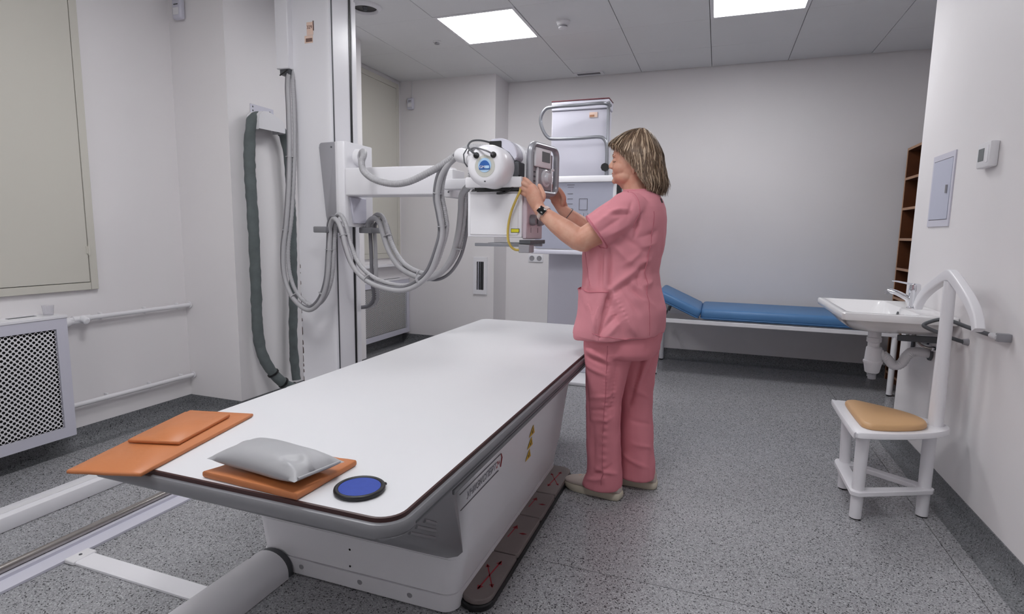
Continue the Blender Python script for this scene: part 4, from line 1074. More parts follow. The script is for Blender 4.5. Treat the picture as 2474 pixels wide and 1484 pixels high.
bm = nb(); tube(bm, spline([(0.955, 3.40, 0.884), (0.93, 3.41, 0.903), (0.89, 3.425, 0.925), (0.852, 3.44, 0.936)], 6), [0.016 - 0.004 * k / 18 for k in range(19)], 14, flat=(1.0, 1.0)); obj('spout', bm, CHROME, t)
bm = nb(); lathe(bm, (0.853, 3.44, 0.932), (-0.2, 0.05, -1), [(0, 0.012), (0.016, 0.012), (0.017, 0.009)], 16); obj('aerator', bm, MID_GREY, t)
bm = nb(); tube(bm, [(0.955, 3.402, 0.972), (0.93, 3.408, 0.976), (0.89, 3.42, 0.984), (0.865, 3.427, 0.987)], [0.010, 0.009, 0.008, 0.007], 12, flat=(1.3, 0.55), up=(0, 1, 0)); obj('lever', bm, CHROME, t)
# trap under the bowl
TX, TY = 0.795, 3.36
bm = nb(); lathe(bm, (TX, TY, 0.745), (0, 0, -1), [(0, 0.030), (0.05, 0.030), (0.052, 0.034), (0.075, 0.034), (0.08, 0.027), (0.12, 0.027)], 24); obj('waste_pipe', bm, WHITE2, t)
bm = nb(); lathe(bm, (TX + 0.004, TY, 0.645), (0, 0, -1), [(0, 0.030), (0.006, 0.036), (0.07, 0.040), (0.075, 0.045), (0.085, 0.045), (0.09, 0.041), (0.135, 0.033), (0.14, 0.028)], 24); obj('bottle_trap', bm, WHITE2, t)
bm = nb(); lathe(bm, (TX + 0.006, TY, 0.507), (0, 0, -1), [(0, 0.019), (0.034, 0.019), (0.036, 0.014)], 18); obj('trap_outlet', bm, MID_GREY, t)
bm = nb(); lathe(bm, (TX + 0.03, TY, 0.604), (1, 0, 0.1), [(0, 0.024), (0.018, 0.024), (0.02, 0.02)], 18); obj('trap_nut', bm, WHITE2, t)
q = spline([(TX + 0.045, TY, 0.605), (0.862, TY, 0.585), (0.893, TY, 0.553), (0.925, TY, 0.565), (0.948, TY, 0.61), (0.975, TY, 0.632), (XR - 0.008, TY, 0.628)], 8)
bm = nb(); tube(bm, q, lambda i: 0.0235 + (0.0012 if i % 2 else -0.0006), 16); obj('drain_pipe', bm, WHITE2, t)
bm = nb(); lathe(bm, (XR - 0.012, TY, 0.628), (1, 0, 0), [(0, 0.034), (0.008, 0.036)], 20); obj('wall_collar', bm, DARK_GREY, t)
for y, z0 in ((3.22, 0.735), (3.62, 0.735)):
    bm = nb(); box(bm, 0.86, XR - 0.004, y - 0.008, y + 0.008, z0 - 0.03, z0, 0.002, 1); obj('bracket_arm', bm, DARK_GREY, t)
    bm = nb(); box(bm, XR - 0.014, XR - 0.002, y - 0.014, y + 0.014, 0.60, 0.735, 0.002, 1); obj('bracket_plate', bm, DARK_GREY, t)
for y, dz in ((3.33, 0.0), (3.45, 0.012)):
    bm = nb(); tube(bm, spline([(0.955, y, 0.73), (0.965, y - 0.02, 0.70), (0.99, y - 0.05, 0.675 + dz), (1.02, y - 0.06, 0.67 + dz), (XR - 0.004, y - 0.055, 0.668 + dz)], 6), 0.007, 10); obj('supply_hose', bm, STEEL, t)
    bm = nb(); lathe(bm, (XR - 0.03, y - 0.055, 0.668 + dz), (1, 0, 0), [(0, 0.013), (0.024, 0.015)], 12); obj('stop_valve', bm, CHROME, t)

t = thing('towel_rail', 'grey rod towel holder with a bent end on the right wall beside the basin', 'towel holder', (XR, 2.62, 0.835))
bm = nb(); tube(bm, spline([(1.012, 2.60, 0.840), (1.010, 2.70, 0.839), (1.004, 2.85, 0.840), (0.990, 2.95, 0.846), (0.960, 2.985, 0.850), (0.925, 2.995, 0.838), (0.895, 2.992, 0.820), (0.910, 2.985, 0.806), (0.960, 2.97, 0.786), (1.0, 2.955, 0.770), (1.034, 2.945, 0.760)], 8), 0.0085, 12); obj('rod', bm, DARK_GREY, t)
bm = nb(); cyl(bm, (1.012, 2.585, 0.840), (1.012, 2.64, 0.839), 0.0115, n=16); obj('end_sleeve', bm, WHITE2, t)
bm = nb(); box(bm, 1.006, XR, 2.572, 2.598, 0.824, 0.856, 0.004, 2); obj('wall_mount', bm, MID_GREY, t)
bm = nb(); lathe(bm, (1.03, 2.946, 0.761), (1, 0, 0), [(0, 0.012), (XR - 1.03, 0.016)], 14); obj('wall_foot', bm, MID_GREY, t)

# ================================================================== VALET CHAIR
t = thing('valet_chair', 'white three-legged chair with a tan seat pad and a coat-hanger back', 'chair', (0.75, 2.82, 0))


def tri(z, grow=0.0):
    """D-like seat outline: straight front edge towards the room, rounded back corner at the post"""
    pts = [(0.588, 3.085), (0.574, 3.06), (0.570, 2.62), (0.582, 2.592), (0.61, 2.586)]
    pts += [(0.70, 2.612), (0.80, 2.655), (0.90, 2.715), (0.955, 2.768), (0.975, 2.806), (0.977, 2.84), (0.955, 2.885), (0.90, 2.945), (0.80, 3.02), (0.70, 3.072), (0.62, 3.094)]
    c = Vector((0.76, 2.83))
    out = []
    for p in pts:
        d = Vector(p) - c; out.append(c + d * (1 + grow))
    return [(p.x, p.y) for p in spline([(p.x, p.y, 0) for p in out], 3, closed=True)]


bm = nb()
loft(bm, [[Vector((x, y, z)) for x, y in tri(z, g)] for z, g in ((0.383, -0.02), (0.386, 0.0), (0.404, 0.0), (0.408, -0.015))]); obj('seat_board', bm, WHITE, t, 45)
bm = nb()
pp = [(0.640, 3.040), (0.622, 3.020), (0.616, 2.98), (0.614, 2.84), (0.616, 2.70), (0.622, 2.665), (0.642, 2.645), (0.67, 2.643), (0.72, 2.655), (0.79, 2.685), (0.85, 2.725), (0.880, 2.77), (0.886, 2.82), (0.872, 2.87), (0.83, 2.925), (0.77, 2.975), (0.70, 3.022), (0.66, 3.045)]
q = spline([(x, y, 0) for x, y in pp], 4, closed=True)
c = Vector((0.735, 2.84, 0))
loft(bm, [[c + (p - c) * s + Vector((0, 0, z)) for p in q] for z, s in ((0.4085, 0.985), (0.412, 1.0), (0.422, 1.0), (0.430, 0.965), (0.434, 0.90), (0.4365, 0.6), (0.437, 0.2))]); obj('seat_pad', bm, TAN, t, 60)
LEGS = [((0.628, 2.672), (0.628, 2.676)), ((0.632, 3.0), (0.640, 2.99)), ((0.908, 2.815), (0.908, 2.805))]
for (xa, ya), (xb, yb) in LEGS:
    bm = nb(); cyl(bm, (xb, yb, 0.006), (xa, ya, 0.385), 0.0235, 0.0255, n=20); lg = obj('leg', bm, WHITE, t)
    bm = nb(); cyl(bm, (xb, yb, 0.001), (xb, yb, 0.007), 0.021, n=18); obj('foot_cap', bm, BLACK, lg)
bm = nb()
outer = [(0.595, 2.645), (0.625, 2.632), (0.93, 2.778), (0.943, 2.80), (0.932, 2.835), (0.64, 3.03), (0.605, 3.025), (0.592, 2.99)]
inner = [(0.648, 2.708), (0.66, 2.704), (0.868, 2.792), (0.874, 2.806), (0.868, 2.820), (0.668, 2.955), (0.655, 2.952), (0.648, 2.94)]
Z0, Z1 = 0.112, 0.134
vo = [[bm.verts.new((x, y, z)) for x, y in P] for P in (outer, inner) for z in (Z0, Z1)]
for k in range(8):
    j = (k + 1) % 8
    bm.faces.new((vo[0][k], vo[0][j], vo[1][j], vo[1][k])); bm.faces.new((vo[2][j], vo[2][k], vo[3][k], vo[3][j]))
    bm.faces.new((vo[1][k], vo[1][j], vo[3][j], vo[3][k])); bm.faces.new((vo[0][j], vo[0][k], vo[2][k], vo[2][j]))
bevel_new(bm, [v for g in vo for v in g], 0.003, 1); obj('stretcher', bm, WHITE, t, 40)
bm = nb(); tube(bm, [(0.928, 2.83, 0.404), (0.927, 2.83, 0.6), (0.925, 2.83, 0.8), (0.923, 2.832, 1.03)], [0.029, 0.0265, 0.024, 0.022], 20); obj('back_post', bm, WHITE, t)
bm = nb()
arm = spline([(0.923, 3.195, 0.880), (0.923, 3.155, 0.925), (0.923, 3.06, 0.978), (0.923, 2.94, 1.024), (0.923, 2.865, 1.049), (0.923, 2.832, 1.055), (0.923, 2.80, 1.049), (0.923, 2.72, 1.018), (0.923, 2.61, 0.966), (0.923, 2.545, 0.920), (0.923, 2.515, 0.872)], 5)
rings = []
for i, p in enumerate(arm):
    d = (arm[min(i + 1, len(arm) - 1)] - arm[max(i - 1, 0)]).normalized(); v = Vector((1, 0, 0)).cross(d).normalized(); k = 1 - 0.2 * abs(2 * i / (len(arm) - 1) - 1)
    rings.append([p + Vector((1, 0, 0)) * a + v * b for a, b in rrect(-0.017, 0.017, -0.024 * k, 0.024 * k, 0.007, 4)])
loft(bm, rings); obj('hanger_bar', bm, WHITE, t, 45)


# ================================================================== PERSON
PY = 2.56
person = thing('person', 'woman in pink scrubs with a black watch standing at the X-ray table', 'person', (-0.38, PY, 0))


def limb(bm, pts, rad, n=16, flat=None, up=None):
    P = [Vector(p) for p in pts]
    # rounded ends so that the pieces blend into one skin
    d0 = (P[0] - P[1]).normalized(); d1 = (P[-1] - P[-2]).normalized()
    Q = [P[0] + d0 * rad[0] * 0.85, P[0] + d0 * rad[0] * 0.5] + P + [P[-1] + d1 * rad[-1] * 0.5, P[-1] + d1 * rad[-1] * 0.85]
    R = [rad[0] * 0.4, rad[0] * 0.85] + list(rad) + [rad[-1] * 0.85, rad[-1] * 0.4]
    tube(bm, Q, R, n, flat=flat, up=up)


# ---- body: one skin from head to feet
bm = nb()
# trunk and hips inside the clothes
loft(bm, [oval(cx, PY, z, a, b, 28) for z, cx, a, b in ((0.74, -0.37, 0.10, 0.12), (0.80, -0.385, 0.135, 0.155), (0.92, -0.39, 0.14, 0.15), (1.05, -0.395, 0.13, 0.14), (1.2, -0.385, 0.135, 0.155), (1.30, -0.365, 0.11, 0.165), (1.352, -0.345, 0.075, 0.12), (1.385, -0.34, 0.058, 0.065), (1.41, -0.345, 0.05, 0.05))])
for pts, rad in (([(-0.40, 2.49, 0.80), (-0.435, 2.485, 0.48), (-0.43, 2.48, 0.10)], [0.085, 0.062, 0.042]), ([(-0.34, 2.64, 0.80), (-0.325, 2.64, 0.48), (-0.295, 2.645, 0.10)], [0.085, 0.062, 0.042]),
                 ([(-0.40, 2.482, 0.06), (-0.48, 2.50, 0.045), (-0.55, 2.52, 0.04)], [0.035, 0.032, 0.026]), ([(-0.26, 2.652, 0.06), (-0.34, 2.66, 0.045), (-0.41, 2.665, 0.04)], [0.035, 0.032, 0.026])):
    limb(bm, pts, rad)
# neck
tube(bm, [(-0.335, PY, 1.34), (-0.345, PY, 1.385), (-0.360, PY, 1.43), (-0.365, PY, 1.48)], [0.068, 0.058, 0.056, 0.058], 22)
# head (front is -x)
HZ = 1.428
head = [  # z, front x, back x, half width
    (1.424, -0.424, -0.385, 0.020), (1.428, -0.443, -0.365, 0.034), (1.438, -0.4525, -0.335, 0.045), (1.450, -0.4545, -0.30, 0.053), (1.464, -0.4560, -0.285, 0.059), (1.478, -0.4570, -0.275, 0.063),
    (1.492, -0.4575, -0.268, 0.066), (1.506, -0.4580, -0.263, 0.068), (1.520, -0.4565, -0.260, 0.069), (1.532, -0.4575, -0.258, 0.0695), (1.545, -0.4595, -0.257, 0.070), (1.560, -0.4580, -0.258, 0.0695),
    (1.580, -0.4500, -0.263, 0.067), (1.600, -0.436, -0.275, 0.061), (1.618, -0.410, -0.292, 0.050), (1.632, -0.382, -0.315, 0.030), (1.636, -0.36, -0.335, 0.012)]
rings = []
for z, xf, xb, hw in head:
    cxh = xf + (xb - xf) * 0.46; rings.append(oval(cxh, PY, z, cxh - xf, hw, 32, 2.15, af=xb - cxh))
loft(bm, rings)
# face: nose, brow ridge, lips, chin, cheeks
tube(bm, [(-0.4560, PY, 1.528), (-0.4605, PY, 1.518), (-0.4650, PY, 1.509), (-0.4680, PY, 1.5015)], [0.0070, 0.0082, 0.0100, 0.0108], 12)
ball(bm, (-0.4675, PY, 1.5000), (0.0095, 0.0105, 0.0085), u=12, v=8)
for s in (-1, 1):
    ball(bm, (-0.4625, PY + s * 0.0115, 1.4970), (0.0095, 0.0062, 0.0065), u=12, v=8)
    ball(bm, (-0.4470, PY + s * 0.026, 1.5425), (0.011, 0.022, 0.0055), u=12, v=8)
    ball(bm, (-0.4430, PY + s * 0.029, 1.5225), (0.0125, 0.0150, 0.0095), u=12, v=8)
    ball(bm, (-0.4130, PY + s * 0.030, 1.488), (0.040, 0.034, 0.034), u=16, v=12)
    ball(bm, (-0.4000, PY + s * 0.026, 1.452), (0.046, 0.036, 0.030), u=16, v=12)
    # ears
    ball(bm, (-0.352, PY + s * 0.071, 1.500), (0.013, 0.007, 0.028), Matrix.Rotation(0.2, 4, 'Y'), 12, 8)
    ball(bm, (-0.355, PY + s * 0.0705, 1.470), (0.007, 0.005, 0.010), u=10, v=8)
ball(bm, (-0.4545, PY, 1.4710), (0.0072, 0.019, 0.0046), u=12, v=8)
ball(bm, (-0.4530, PY, 1.4610), (0.0072, 0.017, 0.0050), u=12, v=8)
ball(bm, (-0.4495, PY, 1.438), (0.010, 0.019, 0.012), u=12, v=8)
ball(bm, (-0.408, PY, 1.430), (0.030, 0.040, 0.014), u=12, v=8)          # soft chin line
ball(bm, (-0.385, PY, 1.420), (0.040, 0.042, 0.022), u=12, v=8)
# arms
limb(bm, [(-0.355, 2.410, 1.295), (-0.42, 2.375, 1.255), (-0.485, 2.358, 1.208), (-0.535, 2.345, 1.178)], [0.052, 0.056, 0.054, 0.050], 20)
limb(bm, [(-0.528, 2.345, 1.172), (-0.555, 2.346, 1.180), (-0.605, 2.352, 1.212), (-0.655, 2.360, 1.244), (-0.70, 2.368, 1.276), (-0.735, 2.376, 1.303)], [0.046, 0.048, 0.047, 0.041, 0.033, 0.0285], 20)
limb(bm, [(-0.365, 2.715, 1.295), (-0.43, 2.75, 1.262), (-0.50, 2.77, 1.215), (-0.545, 2.775, 1.192)], [0.052, 0.054, 0.050, 0.047], 20)
limb(bm, [(-0.545, 2.775, 1.192), (-0.590, 2.770, 1.215), (-0.645, 2.757, 1.254), (-0.697, 2.742, 1.294), (-0.724, 2.732, 1.316)], [0.045, 0.045, 0.040, 0.032, 0.028], 20)
# left hand: back of the hand to the room, fingers round the near edge of the frame
limb(bm, [(-0.738, 2.378, 1.306), (-0.752, 2.380, 1.330), (-0.768, 2.384, 1.362), (-0.782, 2.388, 1.388)], [0.026, 0.030, 0.034, 0.031], 18, flat=(0.62, 1.12), up=(0.25, 1, 0.1))
FL = [  # knuckle, middle joint, end joint, tip
    ([(-0.770, 2.388, 1.402), (-0.796, 2.382, 1.428), (-0.816, 2.396, 1.440), (-0.824, 2.420, 1.440)], 0.0096),
    ([(-0.780, 2.386, 1.396), (-0.810, 2.380, 1.415), (-0.832, 2.396, 1.424), (-0.838, 2.424, 1.422)], 0.0098),
    ([(-0.788, 2.386, 1.380), (-0.818, 2.382, 1.395), (-0.836, 2.398, 1.402), (-0.840, 2.424, 1.400)], 0.0094),
    ([(-0.792, 2.388, 1.362), (-0.818, 2.386, 1.374), (-0.832, 2.400, 1.379), (-0.836, 2.420, 1.378)], 0.0084)]
for pts, r in FL:
    q = spline(pts, 4); limb(bm, q, [r * (1.1 - 0.25 * k / (len(q) - 1)) for k in range(len(q))], 12)
q = spline([(-0.742, 2.388, 1.335), (-0.730, 2.402, 1.362), (-0.742, 2.416, 1.388), (-0.757, 2.428, 1.412)], 4)
limb(bm, q, [0.0145 - 0.0045 * k / (len(q) - 1) for k in range(len(q))], 12)
# right hand: grips the far lower edge
limb(bm, [(-0.726, 2.732, 1.318), (-0.738, 2.726, 1.343), (-0.750, 2.718, 1.370), (-0.757, 2.710, 1.396)], [0.026, 0.029, 0.033, 0.030], 18, flat=(0.62, 1.12), up=(0.35, -1, 0.1))
FR = [
    ([(-0.758, 2.708, 1.414), (-0.782, 2.702, 1.436), (-0.793, 2.684, 1.440), (-0.792, 2.662, 1.436)], 0.0094),
    ([(-0.765, 2.706, 1.404), (-0.790, 2.700, 1.418), (-0.800, 2.682, 1.421), (-0.797, 2.658, 1.417)], 0.0096),
    ([(-0.768, 2.704, 1.388), (-0.792, 2.698, 1.398), (-0.800, 2.682, 1.400), (-0.797, 2.658, 1.396)], 0.0092),
    ([(-0.766, 2.704, 1.370), (-0.786, 2.698, 1.377), (-0.794, 2.684, 1.379), (-0.792, 2.664, 1.377)], 0.0082)]
for pts, r in FR:
    q = spline(pts, 4); limb(bm, q, [r * (1.1 - 0.25 * k / (len(q) - 1)) for k in range(len(q))], 12)
q = spline([(-0.724, 2.710, 1.350), (-0.714, 2.694, 1.372), (-0.720, 2.680, 1.396), (-0.733, 2.668, 1.416)], 4)
limb(bm, q, [0.014 - 0.0045 * k / (len(q) - 1) for k in range(len(q))], 12)
body_me = remeshed(bm, 0.0032, 5, 0.5)
# eye sockets, mouth line and knuckle creases, pressed into the finished skin
for v in body_me.vertices:
    p = v.co
    if p.x < -0.40 and 1.42 < p.z < 1.56:
        for s in (-1, 1):
            d = math.exp(-((p.y - PY - s * 0.030) / 0.014) ** 2 - ((p.z - 1.5345) / 0.0045) ** 2); p.x += 0.0022 * d
            d = math.exp(-((p.y - PY - s * 0.031) / 0.015) ** 2 - ((p.z - 1.5165) / 0.0030) ** 2); p.x += 0.0022 * d
            d = math.exp(-((p.y - PY - s * 0.019) / 0.005) ** 2 - ((p.z - 1.482 + 0.3 * (abs(p.y - PY) - 0.02)) / 0.014) ** 2); p.x += 0.0012 * d
        d = math.exp(-((p.y - PY) / 0.020) ** 4 - ((p.z - 1.4660) / 0.0022) ** 2); p.x += 0.0030 * d
body = obj('body', body_me, SKIN, person)
dg = bpy.context.evaluated_depsgraph_get(); dg.update()
skin_bv = BVHTree.FromObject(body, dg)


def on_skin(p, d, bv, lift=0.0004):
    h = bv.ray_cast(Vector(p), Vector(d).normalized())
    return h[0] - Vector(d).normalized() * lift if h[0] is not None else None


for s in (-1, 1):
    pts = [on_skin((-0.60, PY + s * (0.014 + 0.0052 * k), 1.5480 + 0.004 * math.sin(k * 0.55) - 0.0006 * k), (1, 0, 0), skin_bv) for k in range(7)]
    bm = nb(); tube(bm, [p for p in pts if p], [0.0012, 0.0020, 0.0022, 0.0021, 0.0019, 0.0016, 0.0010][:len([p for p in pts if p])], 8, flat=(1.2, 0.6)); obj('eyebrow', bm, BROW, person)
    pts = [on_skin((-0.60, PY + s * (0.017 + 0.0045 * k), 1.5182 - 0.0016 * math.sin(k * 0.5)), (1, 0, 0), skin_bv) for k in range(7)]
    bm = nb(); tube(bm, [p for p in pts if p], 0.0011, 6); obj('eyelashes', bm, HAIR_C, person)
    for z0, sg in ((1.4705, 1), (1.4612, -1)):
        pts = [on_skin((-0.60, PY + s * 0.0024 * k, z0 - sg * 0.00035 * k), (1, 0, 0), skin_bv, -0.0012) for k in range(8)]
        bm = nb(); tube(bm, [p for p in pts if p], [0.0024, 0.0024, 0.0023, 0.0022, 0.0020, 0.0017, 0.0012, 0.0008][:len([p for p in pts if p])], 8); obj('lip', bm, LIP, person)
for pts, r in FL + FR:
    a, b = Vector(pts[2]), Vector(pts[3]); d = (b - a).normalized()
    bm = nb(); ball(bm, b + d * r * 0.3 + Vector((-r * 0.55, 0, r * 0.1)), (0.0028, 0.0050, 0.0045), u=10, v=6); obj('fingernail', bm, NAIL, person)

# ---- hair: a bob made of a close shell and many locks
HC_, HY_ = -0.352, PY


def hair_pt(phi, t, lift=0.0):
    """phi 0 = over the forehead, pi/2 = towards the viewer's side, pi = back of the head; t 0 crown .. 1 tips"""
    a = abs(phi); c, s = math.cos(phi), math.sin(phi)
    zb = float(np.interp(a, (0.0, 0.5, 0.8, 1.1, 1.35, 1.7, 2.1, 2.5, PI), (1.584, 1.578, 1.560, 1.532, 1.500, 1.450, 1.392, 1.380, 1.374)))
    front = max(0.0, c) ** 1.5; back = max(0.0, -c); side = s * s
    zt = 1.655
    zd = 1.604 * front + 1.552 * (1 - front)
    pw = 2.1 * front + 2.0 * (1 - front)
    k = (zt - zd) / (zt - zb)
    if t < k:
        f = (t / k) ** 0.72; z = zt - (zt - zd) * f ** pw
    else:
        u = (t - k) / (1 - k); f = 1.0; z = zd + (zb - zd) * u
    h = max(0.0, (1.56 - z) / 0.17)
    if c > 0: rx = 0.098 + 0.020 * front
    else: rx = 0.098 + 0.032 * min(1.0, h) - 0.016 * max(0.0, h - 0.85) / 0.2
    ry = 0.092 + 0.010 * min(1, h) * (1 - front)
    x = HC_ + (0.016 * (1 - f)) - c * (rx + lift) * f; y = HY_ - s * (ry + lift) * f
    if 0.5 < a < 1.7: x += 0.014 * h
    return Vector((x, y, z + lift * (1 - f)))


bm = nb(); NP, NT = 96, 30; G = []
for i in range(NP):
    phi = -PI + 2 * PI * i / NP; row = []
    for j in range(NT + 1):
        t = j / NT
        lf = 0.004 * noise.noise(Vector((math.cos(phi) * 6, math.sin(phi) * 6, t * 2.0))) - 0.002
        row.append(bm.verts.new(hair_pt(phi, max(t, 0.02), lf)))
    G.append(row)
for i in range(NP):
    k = (i + 1) % NP
    for j in range(NT): bm.faces.new((G[i][j], G[i][j + 1], G[k][j + 1], G[k][j]))
top = bm.verts.new((HC_ + 0.016, HY_, 1.655))
for i in range(NP): bm.faces.new((top, G[i][0], G[(i + 1) % NP][0]))
hair = obj('hair', bm, HAIR_A, person, 60)
rnd = random.Random(11)
for m, cnt, nm in ((HAIR_A, 750, 'hair_locks'), (HAIR_B, 420, 'light_hair_locks'), (HAIR_C, 420, 'dark_hair_locks')):
    bm = nb()
    for k in range(cnt):
        ph0 = rnd.uniform(-PI, PI); sg = 1 if ph0 > 0 else -1
        dph = rnd.uniform(0.05, 0.42) * sg if abs(ph0) < 1.7 else rnd.uniform(-0.10, 0.22) * sg * (1 if abs(ph0) < 2.8 else 0.2)
        t0 = rnd.uniform(0.0, 0.45); lf = rnd.uniform(-0.001, 0.009); t1 = rnd.uniform(0.82, 1.07); w0 = rnd.uniform(0, 6); flip = rnd.uniform(-0.03, 0.09) if abs(ph0) > 1.6 else rnd.uniform(-0.02, 0.03); cl = 0.012 * noise.noise(Vector((ph0 * 3, 5.0, 0)))
        pts = []
        for q in range(13):
            fq = q / 12; t = t0 + (t1 - t0) * fq
            ph = ph0 + dph * fq ** 1.3 + 0.05 * math.sin(w0 + q * 0.7) + cl * fq * 4
            if abs(ph) > PI: ph -= 2 * PI * (1 if ph > 0 else -1)
            p = hair_pt(ph, min(t, 1.0), lf + 0.0025 * math.sin(w0 + q * 0.6) + cl * fq)
            fl = flip * max(0.0, fq - 0.6) ** 2
            pts.append(p + Vector((-math.cos(ph) * fl, -math.sin(ph) * fl, -0.10 * max(0, t - 1.0))))
        r0 = rnd.uniform(0.0008, 0.0019)
        tube(bm, pts, lambda i: r0 * (0.35 + 0.65 * math.sin(min(1, (i + 1) / 5) * PI / 2)) * (1.0 if i < 9 else (13 - i) / 4.6), 4, flat=(1.7, 0.6))
    o = obj(nm, bm, m, hair, 60); o['kind'] = 'stuff'


# ---- clothes
FOLD_GAIN = 1.35


def normals(me): return [v.normal.copy() for v in me.vertices]


def fold(me, segs):
    """raise or press creases along polylines that are first snapped onto the cloth: (points, height, width)"""
    bv = BVHTree.FromPolygons([v.co.copy() for v in me.vertices], [tuple(p.vertices) for p in me.polygons])
    n = len(me.vertices); P = np.empty(n * 3); me.vertices.foreach_get('co', P); P = P.reshape(-1, 3)
    N = np.array([v.normal[:] for v in me.vertices]); off = np.zeros(n)
    for pts, h, w in segs:
        q = [Vector(p) for p in pts]
        if len(q) > 2: q = spline(q, 10)
        else: q = [q[0].lerp(q[1], k / 16) for k in range(17)]
        S_ = np.array([bv.find_nearest(p)[0][:] for p in q]); m = len(S_)
        near = np.where(np.all((P > S_.min(0) - 4 * w) & (P < S_.max(0) + 4 * w), axis=1))[0]
        if not len(near): continue
        D = np.linalg.norm(P[near][:, None, :] - S_[None], axis=2); k = D.argmin(1); d = D.min(1)
        off[near] += h * np.exp(-(d / w) ** 1.6) * (0.25 + 0.75 * np.sin(PI * np.clip((k / (m - 1)) * 0.86 + 0.07, 0, 1)))
    P = P + N * (off * FOLD_GAIN)[:, None]
    me.vertices.foreach_set('co', P.ravel()); me.update()


bm = nb()
TOP = [  # z, front x, back x, half width, exponent
    (0.752, -0.592, -0.210, 0.224, 2.3), (0.766, -0.600, -0.203, 0.227, 2.3), (0.80, -0.602, -0.199, 0.228, 2.3), (0.86, -0.590, -0.197, 0.224, 2.3), (0.92, -0.580, -0.212, 0.216, 2.3), (0.98, -0.573, -0.228, 0.208, 2.3),
    (1.04, -0.571, -0.238, 0.203, 2.3), (1.10, -0.576, -0.230, 0.202, 2.35), (1.16, -0.572, -0.220, 0.206, 2.4), (1.22, -0.552, -0.215, 0.208, 2.4), (1.28, -0.512, -0.215, 0.206, 2.4), (1.32, -0.478, -0.222, 0.192, 2.3),
    (1.352, -0.448, -0.232, 0.158, 2.2), (1.376, -0.425, -0.248, 0.118, 2.1), (1.392, -0.405, -0.268, 0.090, 2.0), (1.398, -0.39, -0.285, 0.07, 2.0)]
rings = []
for z, xf, xb, hw, e in TOP:
    cxt = (xf + xb) / 2; rings.append(oval(cxt, PY, z, cxt - xf, hw, 48, e, tilt=(0.10 if z < 0.9 else 0.02) * (1 if z < 1.0 else 0)))
loft(bm, rings)
